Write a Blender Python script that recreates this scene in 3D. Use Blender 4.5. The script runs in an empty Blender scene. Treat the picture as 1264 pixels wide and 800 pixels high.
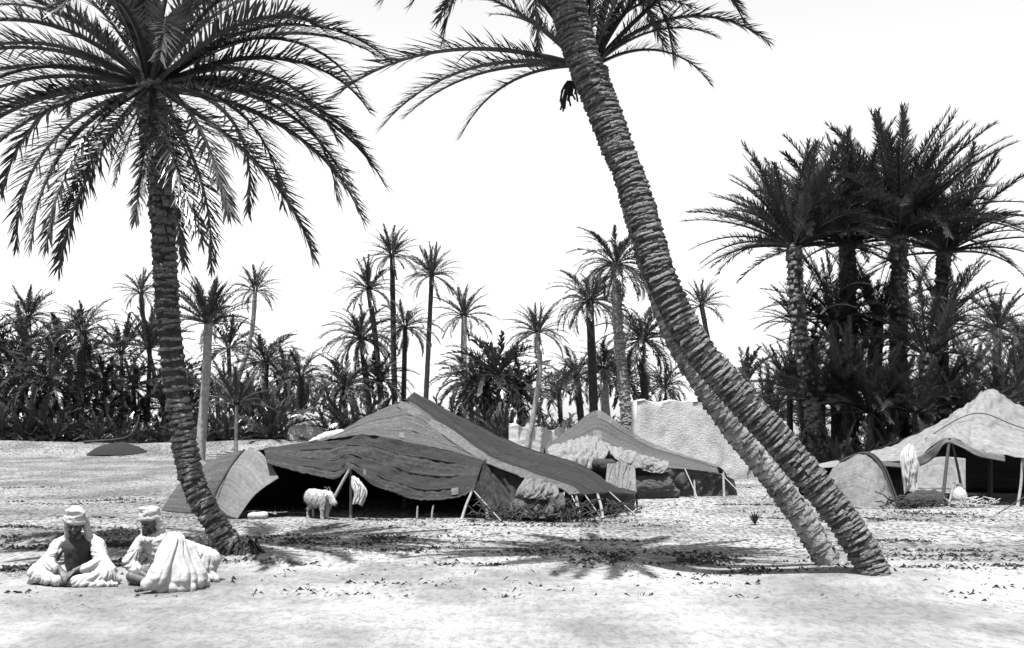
import bpy, bmesh, math, random
from mathutils import Vector, Matrix, noise, Euler
R = math.radians
random.seed(7)
S = bpy.context.scene
COL = S.collection
F, CX, HY, CH = 1350.0, 632.0, 520.0, 1.73     # focal length in photo pixels, principal column, horizon row, eye height

# ------------------------------------------------------------------ camera
cam = bpy.data.cameras.new('camera'); camo = bpy.data.objects.new('camera', cam); COL.objects.link(camo)
cam.sensor_fit = 'HORIZONTAL'; cam.sensor_width = 36; cam.lens = 36 * F / 1264
cam.shift_y = 120 / 1264
cam.clip_start = 0.1; cam.clip_end = 3000
camo.location = (0, 0, CH); camo.rotation_euler = (R(90), 0, 0)
S.camera = camo
# ------------------------------------------------------------------ sky, sun, exposure
SUN = Vector((-0.11, -0.29, 0.93)).normalized()
w = bpy.data.worlds.new('World'); S.world = w; w.use_nodes = True
nt = w.node_tree; nt.nodes.clear()
sky = nt.nodes.new('ShaderNodeTexSky'); sky.sky_type = 'NISHITA'; sky.sun_disc = False
sky.sun_elevation = math.asin(SUN.z); sky.sun_rotation = math.atan2(SUN.x, SUN.y)
sky.air_density = 3.0; sky.dust_density = 0.3; sky.ozone_density = 1.0
bw = nt.nodes.new('ShaderNodeRGBToBW'); bg = nt.nodes.new('ShaderNodeBackground'); out = nt.nodes.new('ShaderNodeOutputWorld')
bg.inputs['Strength'].default_value = 0.075
nt.links.new(sky.outputs[0], bw.inputs[0]); nt.links.new(bw.outputs[0], bg.inputs['Color']); nt.links.new(bg.outputs[0], out.inputs[0])
sl = bpy.data.lights.new('sun', 'SUN'); sl.energy = 5.0; sl.angle = R(0.5)
so = bpy.data.objects.new('sun', sl); COL.objects.link(so); so.rotation_euler = (-SUN).to_track_quat('-Z', 'Y').to_euler(); so.location = (0, 0, 30)
S.view_settings.view_transform = 'Standard'; S.view_settings.look = 'None'; S.view_settings.gamma = 1; S.view_settings.exposure = 1.47
S.render.resolution_x, S.render.resolution_y = 1024, 648

# ------------------------------------------------------------------ geometry helpers
def nz(x, y, z=0.0): return noise.noise(Vector((x, y, z)))
def gauss(x, a, s): return math.exp(-((x - a) / s) ** 2)
def sst(a, b, x):
    t = max(0, min(1, (x - a) / (b - a))); return t * t * (3 - 2 * t)
def hgt(x, y):
    h = 0.05 * nz(x * .16, y * .16, 1) + 0.022 * nz(x * .7, y * .7, 2)
    near = gauss(y, 14, 14)
    h += near * 0.012 * nz(x * 2.3, y * 2.6, 5)
    # sandy berm before the grove
    h += (0.55 + .25 * nz(x * .12, 3)) * gauss(y, 55 + 1.5 * nz(x * .1, 7), 2.6) * sst(-5, -12, x)
    h += .25 * gauss(y, 58, 5) * sst(2, -3, x)
    # small eroded bank behind the seated people
    h += 0.16 * gauss(y, 15.9 + .5 * nz(x * .8, 4), .5) * sst(-5.0, -5.8, x) * (0.7 + nz(x * 1.3, 9))
    # mounded soil at the feet of the foreground palms
    for bx, by, r_, a in ((-3.43, 13.7, .75, .10), (3.87, 11.6, .8, .09), (3.6, 12.4, .8, .07)):
        h += a * math.exp(-((x - bx) ** 2 + (y - by) ** 2) / (r_ * r_))
    return h
def P(px, py, d): return Vector(((px - CX) / F * d, d, CH + (HY - py) / F * d))
def G(px, d, dz=0.0):
    x = (px - CX) / F * d; return Vector((x, d, hgt(x, d) + dz))

def mesh_obj(name, verts, faces, mat=None, parent=None, smooth=False, uvs=None):
    me = bpy.data.meshes.new(name); me.from_pydata([tuple(v) for v in verts], [], faces)
    if uvs:
        ul = me.uv_layers.new(name='UVMap')
        for p in me.polygons:
            for li in p.loop_indices: ul.data[li].uv = uvs[me.loops[li].vertex_index]
    if smooth: me.polygons.foreach_set('use_smooth', [True] * len(me.polygons))
    me.update()
    return link(name, me, mat, parent)
def link(name, me, mat=None, parent=None, mw=None):
    if mat and not me.materials: me.materials.append(mat)
    o = bpy.data.objects.new(name, me); COL.objects.link(o)
    if parent:
        o.parent = parent
        o.matrix_local = Matrix.Translation(-parent['_o']) @ (mw or Matrix.Identity(4)) if '_o' in ORG.get(parent.name, {}) else (mw or Matrix.Identity(4))
    elif mw: o.matrix_world = mw
    return o
ORG = {}
def thing(name, loc, label, cat, group=None):
    o = bpy.data.objects.new(name, None); COL.objects.link(o); o.location = loc; o.empty_display_size = .2
    o['label'] = label; o['category'] = cat
    if group: o['group'] = group
    return o
def tag(o, label, cat, group=None):
    o['label'] = label; o['category'] = cat
    if group: o['group'] = group
    return o
# children are always given in coordinates relative to their thing's base
def part(name, verts, faces, mat, th, smooth=False, uvs=None, parent=None):
    b = th.location
    o = mesh_obj(name, [Vector(v) - b for v in verts], faces, mat, None, smooth, uvs)
    o.parent = parent or th
    return o

def crom(p0, p1, p2, p3, t):
    return 0.5 * ((2 * p1) + (p2 - p0) * t + (2 * p0 - 5 * p1 + 4 * p2 - p3) * t * t + (3 * p1 - p0 - 3 * p2 + p3) * t ** 3)
def resample(pts, n):
    out = []; m = len(pts) - 1
    if m == 0: return [pts[0]] * (n + 1)
    for i in range(n + 1):
        f = i / n * m; k = min(int(f), m - 1); t = f - k
        g = lambda j: pts[max(0, min(m, j))]
        if m == 1: out.append(pts[0].lerp(pts[1], t))
        else: out.append(crom(g(k - 1), g(k), g(k + 1), g(k + 2), t))
    return out
def tube(pts, rad, sides=6, cap=True):
    """pts list of Vectors, rad function of t or list"""
    V, Fc = [], []
    n = len(pts); up = Vector((.123, .92, .31)).normalized()
    for i, p in enumerate(pts):
        t = (pts[min(i + 1, n - 1)] - pts[max(i - 1, 0)]).normalized()
        a = t.cross(up).normalized(); b = t.cross(a).normalized()
        r = rad(i / max(1, n - 1)) if callable(rad) else rad
        for k in range(sides):
            an = 2 * math.pi * k / sides
            V.append(p + (a * math.cos(an) + b * math.sin(an)) * r)
    for i in range(n - 1):
        for k in range(sides):
            k2 = (k + 1) % sides
            Fc.append((i * sides + k, i * sides + k2, (i + 1) * sides + k2, (i + 1) * sides + k))
    if cap:
        Fc.append(tuple(range(sides))); Fc.append(tuple((n - 1) * sides + k for k in reversed(range(sides))))
    return V, Fc
def merge(dst, src):
    V, Fc = dst; v, f = src; b = len(V)
    V.extend(v); Fc.extend([tuple(i + b for i in q) for q in f])

# ------------------------------------------------------------------ materials (all neutral greys: the picture is black and white)
def mat(name, base, var=.3, scale=8, rough=.85, bump=0.0, bscale=40, rnd=0.0, spec=.3, stretch=(1, 1, 1), coords='Object', extra=None, transl=0.0):
    base *= .84
    m = bpy.data.materials.new(name); m.use_nodes = True; t = m.node_tree; N = t.nodes; L = t.links
    b = N['Principled BSDF']; b.inputs['Roughness'].default_value = rough; b.inputs['Specular IOR Level'].default_value = spec
    tc = N.new('ShaderNodeTexCoord'); mp = N.new('ShaderNodeMapping'); mp.inputs['Scale'].default_value = stretch
    L.new(tc.outputs[coords], mp.inputs[0])
    n1 = N.new('ShaderNodeTexNoise'); n1.inputs['Scale'].default_value = scale; n1.inputs['Detail'].default_value = 6; n1.inputs['Roughness'].default_value = .65
    L.new(mp.outputs[0], n1.inputs['Vector'])
    mr = N.new('ShaderNodeMapRange'); mr.inputs['From Min'].default_value = .3; mr.inputs['From Max'].default_value = .7
    mr.inputs['To Min'].default_value = base * (1 - var); mr.inputs['To Max'].default_value = base * (1 + var)
    L.new(n1.outputs['Fac'], mr.inputs['Value'])
    val = mr.outputs[0]
    if rnd:
        oi = N.new('ShaderNodeObjectInfo'); r2 = N.new('ShaderNodeMapRange'); r2.inputs['To Min'].default_value = 1 - rnd; r2.inputs['To Max'].default_value = 1 + rnd
        L.new(oi.outputs['Random'], r2.inputs['Value'])
        mu = N.new('ShaderNodeMath'); mu.operation = 'MULTIPLY'; L.new(val, mu.inputs[0]); L.new(r2.outputs[0], mu.inputs[1]); val = mu.outputs[0]
    if extra: val = extra(N, L, tc, mp, val)
    cb = N.new('ShaderNodeCombineColor')
    for i in range(3): L.new(val, cb.inputs[i])
    L.new(cb.outputs[0], b.inputs['Base Color'])
    if bump:
        n2 = N.new('ShaderNodeTexNoise'); n2.inputs['Scale'].default_value = bscale; n2.inputs['Detail'].default_value = 5
        L.new(mp.outputs[0], n2.inputs['Vector'])
        bp = N.new('ShaderNodeBump'); bp.inputs['Strength'].default_value = 1; bp.inputs['Distance'].default_value = bump
        L.new(n2.outputs['Fac'], bp.inputs['Height']); L.new(bp.outputs[0], b.inputs['Normal'])
    if transl:
        tr = N.new('ShaderNodeBsdfTranslucent'); tr.inputs[0].default_value = (base * 2,) * 3 + (1,)
        mx = N.new('ShaderNodeMixShader'); mx.inputs[0].default_value = transl
        o = N['Material Output']; L.new(b.outputs[0], mx.inputs[1]); L.new(tr.outputs[0], mx.inputs[2]); L.new(mx.outputs[0], o.inputs[0])
    return m
def mulnode(N, L, a, b):
    mu = N.new('ShaderNodeMath'); mu.operation = 'MULTIPLY'; L.new(a, mu.inputs[0]); L.new(b, mu.inputs[1]); return mu.outputs[0]
def sand_extra(N, L, tc, mp, val):
    # dry crust: scattered dark grit, larger grey patches of dung and leaf litter
    def layer(scale, lo, hi, a, b, st=(1, 1, 1), det=4, rg=.6):
        m2 = N.new('ShaderNodeMapping'); m2.inputs['Scale'].default_value = st; L.new(tc.outputs['Object'], m2.inputs[0])
        n = N.new('ShaderNodeTexNoise'); n.inputs['Scale'].default_value = scale; n.inputs['Detail'].default_value = det; n.inputs['Roughness'].default_value = rg
        L.new(m2.outputs[0], n.inputs['Vector'])
        r = N.new('ShaderNodeMapRange'); r.inputs['From Min'].default_value = lo; r.inputs['From Max'].default_value = hi
        r.inputs['To Min'].default_value = a; r.inputs['To Max'].default_value = b; L.new(n.outputs['Fac'], r.inputs['Value']); return r.outputs[0]
    g = layer(14, .49, .58, 1.05, .12, (1, .45, 1), 5, .75)
    g2 = layer(5.5, .50, .62, 1, .5, (1, .5, 1), 8, .8)
    p = layer(.45, .40, .60, 1.12, .60, (1, .7, 1))
    # trampled, litter-strewn ground round the camp is greyer than the clean drifted sand in front of it
    sp = N.new('ShaderNodeSeparateXYZ'); L.new(tc.outputs['Object'], sp.inputs[0])
    rr = N.new('ShaderNodeMapRange'); rr.interpolation_type = 'SMOOTHSTEP'; rr.inputs['From Min'].default_value = 12.2; rr.inputs['From Max'].default_value = 15.5; rr.inputs['To Min'].default_value = .3; rr.inputs['To Max'].default_value = 1
    L.new(sp.outputs[1], rr.inputs['Value'])
    gg = mulnode(N, L, g, g2)
    xm = N.new('ShaderNodeMapRange'); xm.interpolation_type = 'SMOOTHSTEP'; xm.inputs['From Min'].default_value = -8; xm.inputs['From Max'].default_value = -1; xm.inputs['To Min'].default_value = .82; xm.inputs['To Max'].default_value = 1
    L.new(sp.outputs[0], xm.inputs['Value']); gg = mulnode(N, L, gg, xm.outputs[0])
    mx = N.new('ShaderNodeMix'); mx.inputs['A'].default_value = 1; L.new(rr.outputs[0], mx.inputs['Factor']); L.new(gg, mx.inputs['B'])
    val = mulnode(N, L, val, mx.outputs[0]); val = mulnode(N, L, val, p)
    return val
def pit_extra(N, L, tc, mp, val):
    m2 = N.new('ShaderNodeMapping'); m2.inputs['Scale'].default_value = (1, 1, 2.6); L.new(tc.outputs['Object'], m2.inputs[0])
    n = N.new('ShaderNodeTexNoise'); n.inputs['Scale'].default_value = 9; n.inputs['Detail'].default_value = 5; n.inputs['Roughness'].default_value = .7; L.new(m2.outputs[0], n.inputs['Vector'])
    q = N.new('ShaderNodeMapRange'); q.inputs['From Min'].default_value = .60; q.inputs['From Max'].default_value = .68; q.inputs['To Min'].default_value = 1; q.inputs['To Max'].default_value = .4; L.new(n.outputs['Fac'], q.inputs['Value'])
    return mulnode(N, L, val, q.outputs[0])
def stripe_extra(amt, freq):
    def ex(N, L, tc, mp, val):
        sp = N.new('ShaderNodeSeparateXYZ'); L.new(tc.outputs['UV'], sp.inputs[0])
        m2 = N.new('ShaderNodeMapping'); m2.inputs['Scale'].default_value = (.6, freq, 1); L.new(tc.outputs['UV'], m2.inputs[0])
        n = N.new('ShaderNodeTexNoise'); n.inputs['Scale'].default_value = 1; n.inputs['Detail'].default_value = 4; n.inputs['Roughness'].default_value = .7
        L.new(m2.outputs[0], n.inputs['Vector'])
        r = N.new('ShaderNodeMapRange'); r.inputs['From Min'].default_value = .35; r.inputs['From Max'].default_value = .65
        r.inputs['To Min'].default_value = 1 - amt; r.inputs['To Max'].default_value = 1 + amt; L.new(n.outputs['Fac'], r.inputs['Value'])
        return mulnode(N, L, val, r.outputs[0])
    return ex
M = {}
M['sand'] = mat('sand', .255, .14, 2.2, .95, .03, 22, extra=sand_extra, spec=.1)
M['stone'] = mat('stone', .085, .4, 5, .9, .01, 40, rnd=.4)
M['frond'] = mat('frond', .027, .4, 3, .35, rnd=.65, spec=.6, transl=.15)
M['dryfrond'] = mat('dryfrond', .18, .3, 3, .8, rnd=.3, transl=.15)
M['bark'] = mat('bark', .03, .6, 9, .95, .02, 22, spec=.15)
M['boot'] = mat('boot', .108, .7, 22, .9, .014, 60, rnd=.22, spec=.15)
M['palebark'] = mat('palebark', .21, .4, 7, .95, .02, 22, spec=.1)
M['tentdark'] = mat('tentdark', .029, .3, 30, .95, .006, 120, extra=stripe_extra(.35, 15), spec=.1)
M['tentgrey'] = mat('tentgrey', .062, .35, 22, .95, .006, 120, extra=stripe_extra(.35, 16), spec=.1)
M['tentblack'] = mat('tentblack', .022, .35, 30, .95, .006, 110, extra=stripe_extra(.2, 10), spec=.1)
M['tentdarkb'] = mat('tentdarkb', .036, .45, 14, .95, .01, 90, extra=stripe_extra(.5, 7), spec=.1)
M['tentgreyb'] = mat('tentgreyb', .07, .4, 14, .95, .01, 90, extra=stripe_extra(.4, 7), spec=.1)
M['tentblackb'] = mat('tentblackb', .027, .45, 14, .95, .01, 90, extra=stripe_extra(.3, 7), spec=.1)
M['strip'] = mat('strip', .088, .35, 16, .95, .006, 90, extra=stripe_extra(.3, 5), spec=.1)
M['tentpale'] = mat('tentpale', .12, .25, 16, .95, .006, 90, extra=stripe_extra(.25, 26), spec=.1)
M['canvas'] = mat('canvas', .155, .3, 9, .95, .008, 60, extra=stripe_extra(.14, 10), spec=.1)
M['white'] = mat('whitecloth', .34, .08, 9, .95, .006, 60, spec=.1)
M['patch'] = mat('patch', .10, .3, 14, .95, .006, 60, spec=.1)
M['wood'] = mat('wood', .22, .3, 20, .8, .003, 60)
M['darkwood'] = mat('darkwood', .06, .3, 20, .8, .003, 60)
M['rope'] = mat('rope', .25, .2, 30, .9)
M['darkrope'] = mat('darkrope', .03, .2, 30, .9)
M['mud'] = mat('mud', .36, .3, 2.2, .95, .02, 22, extra=pit_extra, spec=.1)
M['skin'] = mat('skin', .06, .15, 20, .55, spec=.4)
M['beard'] = mat('beard', .015, .2, 40, .8)
M['darkcloth'] = mat('darkcloth', .03, .3, 18, .95, .006, 60)
M['fleece'] = mat('fleece', .33, .15, 18, .9, .02, 45)
M['horn'] = mat('horn', .08, .2, 20, .6)
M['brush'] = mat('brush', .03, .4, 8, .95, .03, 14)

# ------------------------------------------------------------------ the ground
def axis(dense0, dense1, step, far0, far1, gr=1.25):
    a = []; x = dense0; s = step
    lo = []
    while x > far0: x -= s; s *= gr; lo.append(max(x, far0))
    a = lo[::-1]; x = dense0
    while x < dense1: a.append(x); x += step
    s = step
    while x < far1: a.append(x); x += s; s *= gr
    a.append(far1); return a
def build_ground():
    xs = axis(-12, 12, .14, -700, 700, 1.12); ys = axis(6.5, 26, .13, -60, 1400, 1.06)
    V = [(x, y, hgt(x, y)) for y in ys for x in xs]; nx = len(xs)
    Fc = [(j * nx + i, j * nx + i + 1, (j + 1) * nx + i + 1, (j + 1) * nx + i) for j in range(len(ys) - 1) for i in range(nx - 1)]
    o = mesh_obj('ground', V, Fc, M['sand'], smooth=True); o['kind'] = 'structure'
build_ground()
def build_grit():
    V, Fc = [], []
    rn = random.Random(5)
    def clod(x, y, s):
        b = len(V); z = hgt(x, y)
        pts = [(1, 0), (.3, .95), (-.8, .6), (-.8, -.6), (.3, -.95)]
        a = rn.uniform(0, 6.28); ca, sa = math.cos(a), math.sin(a)
        for px, py in pts:
            r = s * rn.uniform(.7, 1.3); V.append((x + (px * ca - py * sa) * r, y + (px * sa + py * ca) * r, z - .003))
        V.append((x + rn.uniform(-.3, .3) * s, y + rn.uniform(-.3, .3) * s, z + s * rn.uniform(.3, .6)))
        for k in range(5): Fc.append((b + k, b + (k + 1) % 5, b + 5))
    for _ in range(20000):
        y = 10 + 38 * rn.random() ** 1.7; x = rn.uniform(-.56, .56) * y
        dens = .5 + .9 * nz(x * .35, y * .35, 3) + (.35 if (x < -2 and y > 14) else -.12)
        if y < 12: dens -= .15
        if rn.random() > dens: continue
        clod(x, y, rn.choice((.006, .01, .01, .014, .02, .03)) * (.55 + y / 26))
    # rough clods on the eroded bank and clumps thickening the palm shadow beside the people
    for (cx, cy, sx, sy, n, s) in ((-6.2, 15.7, 1.2, .5, 420, .045), (-5.6, 12.7, .55, .45, 260, .035), (-4.2, 15.2, 1.0, .35, 200, .03), (-7.0, 17.2, 1.4, .6, 200, .04)):
        for _ in range(n): clod(rn.gauss(cx, sx * .55), rn.gauss(cy, sy * .5), s * rn.uniform(.4, 1.3))
    o = mesh_obj('grit', V, Fc, M['stone']); o['kind'] = 'stuff'; o['label'] = 'dark grit and clods scattered over the pale sand'; o['category'] = 'grit'
build_grit()
def build_litter_shade():
    # dry stalks and leaf litter; dense patches darken the sand as palm shadow
    V, Fc = [], []; rn = random.Random(8)
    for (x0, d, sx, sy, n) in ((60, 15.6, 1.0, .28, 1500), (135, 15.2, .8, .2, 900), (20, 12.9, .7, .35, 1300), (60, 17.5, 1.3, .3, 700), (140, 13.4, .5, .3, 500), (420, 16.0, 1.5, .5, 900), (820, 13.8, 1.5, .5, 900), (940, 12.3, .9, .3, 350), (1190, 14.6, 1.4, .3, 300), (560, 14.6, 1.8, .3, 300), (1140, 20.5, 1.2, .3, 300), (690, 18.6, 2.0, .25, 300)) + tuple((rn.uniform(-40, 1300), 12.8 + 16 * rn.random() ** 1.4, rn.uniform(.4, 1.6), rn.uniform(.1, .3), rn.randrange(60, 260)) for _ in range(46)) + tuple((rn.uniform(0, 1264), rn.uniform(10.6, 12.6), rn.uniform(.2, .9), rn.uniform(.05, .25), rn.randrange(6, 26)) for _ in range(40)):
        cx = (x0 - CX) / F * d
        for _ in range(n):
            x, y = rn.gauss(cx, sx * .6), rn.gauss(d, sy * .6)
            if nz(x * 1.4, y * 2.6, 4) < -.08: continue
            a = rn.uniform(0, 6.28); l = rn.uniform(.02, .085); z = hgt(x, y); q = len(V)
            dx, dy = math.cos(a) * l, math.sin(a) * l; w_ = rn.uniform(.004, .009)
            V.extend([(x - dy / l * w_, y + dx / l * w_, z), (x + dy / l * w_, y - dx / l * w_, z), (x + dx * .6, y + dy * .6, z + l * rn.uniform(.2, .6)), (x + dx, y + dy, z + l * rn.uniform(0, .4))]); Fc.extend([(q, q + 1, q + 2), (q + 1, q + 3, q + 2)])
    o = mesh_obj('litter_shade', V, Fc, M['brush']); o['kind'] = 'stuff'; o['label'] = 'dark dry stalks and leaf litter in the sand, deepening the palm shadows'; o['category'] = 'litter'
build_litter_shade()

# ------------------------------------------------------------------ date palms
FL = {}
def frond_mesh(th0, bend, det, dry=False):
    """unit-length pinnate frond lying in local XZ, base at origin; th0 = start elevation, bend = total downward turn (degrees)"""
    key = (round(th0 / 8) * 8, round(bend / 12) * 12, det, dry, random.randrange(2 if det == 'hi' else 2))
    if key in FL: return FL[key]
    th0, bend = key[0], key[1]
    rn = random.Random(str(key))
    nl, wd, ns = {'hi': (92, .0075, 16), 'mid': (58, .0125, 10), 'lo': (30, .027, 7)}[det]
    V, Fc = [], []
    pts = []; p = Vector((0, 0, 0)); NN = 48
    sway = rn.uniform(-.08, .08)
    path = []
    for i in range(NN + 1):
        s = i / NN; th = R(th0 - bend * s ** 1.35)
        path.append((p.copy(), Vector((math.cos(th), sway * s * 2, math.sin(th))).normalized()))
        p = p + path[-1][1] / NN
    rp = [path[round(i * NN / ns)][0] for i in range(ns + 1)]
    merge((V, Fc), tube(rp, lambda t: .012 * (1 - t) ** .8 + .0016, 3 if det != 'hi' else 4, False))
    for side in (-1, 1):
        for i in range(nl):
            t = .16 + .84 * (i + rn.random() * .7) / nl
            f = t * NN; k = min(int(f), NN - 1); b = path[k][0].lerp(path[k + 1][0], f - k); T = path[k][1]
            if rn.random() < .09: continue
            Nn = Vector((-T.z, 0, T.x)); B = Vector((0, side, 0))
            a = R(62 - 40 * t + rn.uniform(-14, 14)); v = R(rn.choice((15, 35, 50)) + rn.uniform(-12, 12))
            ll = .155 * min(1, .45 + (t - .16) * 2.2) * (1 - .55 * max(0, t - .55) / .45) * rn.uniform(.7, 1.15)
            D = (T * math.cos(a) + (B * math.cos(v) + Nn * math.sin(v)) * math.sin(a)).normalized()
            W = D.cross(Nn if abs(D.dot(Nn)) < .9 else B).normalized() * wd * rn.uniform(.8, 1.15)
            dr = Vector((0, 0, -ll * rn.uniform(.05, .22) * (1.6 if dry else 1)))
            m_ = b + D * ll * .5 + dr * .25; tip = b + D * ll + dr
            q = len(V)
            if det == 'lo':
                V.extend([b + W * .35, b - W * .35, m_ - W * .6, tip, m_ + W * .6]); Fc.append((q, q + 1, q + 2, q + 4)); Fc.append((q + 2, q + 3, q + 4))
            else:
                V.extend([b + W * .4, b - W * .4, m_ - W * .55, tip, m_ + W * .55]); Fc.append((q, q + 1, q + 2, q + 4)); Fc.append((q + 2, q + 3, q + 4))
    me = bpy.data.meshes.new('frond'); me.from_pydata([tuple(x) for x in V], [], Fc); me.materials.append(M['dryfrond'] if dry else M['frond']); me.update()
    FL[key] = me
    return me
def add_frond(th, crown, az, th0, bend, L, det, dry=False, roll=0, name='frond'):
    me = frond_mesh(th0, bend, det, dry)
    o = bpy.data.objects.new(name, me); COL.objects.link(o); o.parent = th
    a = R(az); off = Vector((math.cos(a), math.sin(a), 0)) * .06
    o.location = crown + off - th.location; o.rotation_euler = (0, 0, a); o.scale = (L, L, L)
    if roll: o.rotation_euler = (Matrix.Rotation(a, 3, 'Z') @ Matrix.Rotation(R(roll), 3, 'X')).to_euler()
    return o
def boot_mesh(name, wid, hei, pro):
    # the cut stub of an old frond: broad, flat wedge flaring outwards to a ragged top; local X sideways, Y up the trunk, Z outwards
    rn = random.Random(name); V = []; Fc = []
    xs = (-.5, -.18 + rn.uniform(-.1, .1), .17 + rn.uniform(-.1, .1), .5)
    for x in xs: V.append((x * wid * .8, 0, -.01))
    for x in xs: V.append((x * wid * 1.0, hei * (.30 + rn.uniform(-.14, .14)), pro * (1 - x * x * 1.7) * rn.uniform(.75, 1.2)))
    for x in xs: V.append((x * wid * .9, hei * (.62 + rn.uniform(-.12, .12)), pro * .75 * (1 - x * x * 1.7) * rn.uniform(.8, 1.1)))
    for x in xs: V.append((x * wid * .8, hei * (1.05 + rn.uniform(-.1, .1)), -.012))
    V = [(x, y, z - x * x / (2 * .175)) for x, y, z in V]      # wrap round the trunk
    for r_ in range(3):
        for k in range(3): Fc.append((r_ * 4 + k, r_ * 4 + k + 1, r_ * 4 + k + 5, r_ * 4 + k + 4))
    for k in (0, 3):
        Fc.append((k, k + 4, k + 8, k + 12))
    return V, Fc
BOOTS = {}
def get_boots(kind):
    if kind not in BOOTS:
        l = []
        for i in range(6):
            wd, he, pr = {'ring': (.23, .052, .026), 'long': (.13, .12, .045), 'low': (.22, .068, .034)}[kind]
            v, f = boot_mesh(kind + str(i), wd * (.8 + .1 * i), he, pr)
            me = bpy.data.meshes.new('leaf_base'); me.from_pydata(v, [], f); me.materials.append(M['boot']); me.update(); l.append((me, v, f))
        BOOTS[kind] = l
    return BOOTS[kind]
def trunk(th, pts, rad, boots=None, nparts=0, sp=.085, per=9, mt='bark', sides=14, ragged=.02, fade=None):
    """pts: world centreline control points; boots: function t -> kind"""
    L = sum((pts[i + 1] - pts[i]).length for i in range(len(pts) - 1))
    n = max(8, int(L / .16)); c = resample(pts, n)
    b = th.location; V, Fc = [], []
    up = Vector((0, 1, 0))
    frames = []
    for i, p in enumerate(c):
        t = (c[min(i + 1, n)] - c[max(i - 1, 0)]).normalized(); a = up.cross(t).normalized(); bb = t.cross(a).normalized()
        frames.append((p, t, a, bb, rad(i / n)))
    for i, (p, t, a, bb, r) in enumerate(frames):
        for k in range(sides):
            an = 2 * math.pi * k / sides
            rr = r * (1 + ragged * 4 * nz(math.cos(an) * 2 + p.x, math.sin(an) * 2, p.z * 3))
            V.append(p + (a * math.cos(an) + bb * math.sin(an)) * rr - b)
    for i in range(n):
        for k in range(sides): Fc.append((i * sides + k, i * sides + (k + 1) % sides, (i + 1) * sides + (k + 1) % sides, (i + 1) * sides + k))
    Fc.append(tuple(n * sides + k for k in range(sides)))
    me = bpy.data.meshes.new('trunk'); me.from_pydata([tuple(v) for v in V], [], Fc); me.materials.append(M[mt])
    me.polygons.foreach_set('use_smooth', [True] * len(me.polygons)); me.update()
    tr = bpy.data.objects.new('trunk', me); COL.objects.link(tr); tr.parent = th
    if not boots: return tr
    rows = int(L / sp); items = []
    rn = random.Random(int(L * 1000))
    for j in range(rows):
        t = (j + .3) / rows
        kind = boots(t)
        if kind is None: continue
        f = t * n; k = min(int(f), n - 1); p, tt, a, bb, r = frames[k]; p = p.lerp(frames[k + 1][0], f - k); r = r * (1 - (f - k)) + frames[k + 1][4] * (f - k)
        for q in range(per):
            an = 2 * math.pi * (q + .5 * (j % 2) + rn.uniform(-.18, .18)) / per + j * .13
            out_ = (a * math.cos(an) + bb * math.sin(an)); sd = tt.cross(out_)
            jz = rn.uniform(-.45, .45) * sp
            s = rn.uniform(.65, 1.3) * r / .17 * (9 / per) ** .5
            if rn.random() < .05 or (fade and rn.random() > sst(fade[0], fade[1], t)): continue
            tl = rn.uniform(-.12, .12); sd = (sd + tt * rn.uniform(-.13, .13)).normalized()
            o2 = (out_ + tt * tl).normalized(); o2 = (o2 - sd * o2.dot(sd)).normalized(); t2 = o2.cross(sd)
            mtx = Matrix((( -sd.x * s, t2.x * s, o2.x * s), (-sd.y * s, t2.y * s, o2.y * s), (-sd.z * s, t2.z * s, o2.z * s)))
            if t2.dot(tt) < 0: mtx = Matrix(((sd.x * s, -t2.x * s, o2.x * s), (sd.y * s, -t2.y * s, o2.y * s), (sd.z * s, -t2.z * s, o2.z * s)))
            pos = p + out_ * r * .96 + tt * jz - b
            items.append((-out_.y + rn.uniform(0, .12), pos, mtx, rn.choice(get_boots(kind))))
    items.sort(key=lambda e: -e[0])
    V, Fc = [], []
    for i, (fc, pos, mtx, (me, v, f)) in enumerate(items):
        if i < nparts:
            o = bpy.data.objects.new('leaf_base', me); COL.objects.link(o); o.parent = tr
            o.matrix_local = Matrix.Translation(pos) @ mtx.to_4x4()
        else:
            merge((V, Fc), ([mtx @ Vector(x) + pos for x in v], f))
    if V:
        o = mesh_obj('leaf_bases', V, Fc, M['boot']); o.parent = tr; o['kind'] = 'stuff'
    return tr

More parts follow.
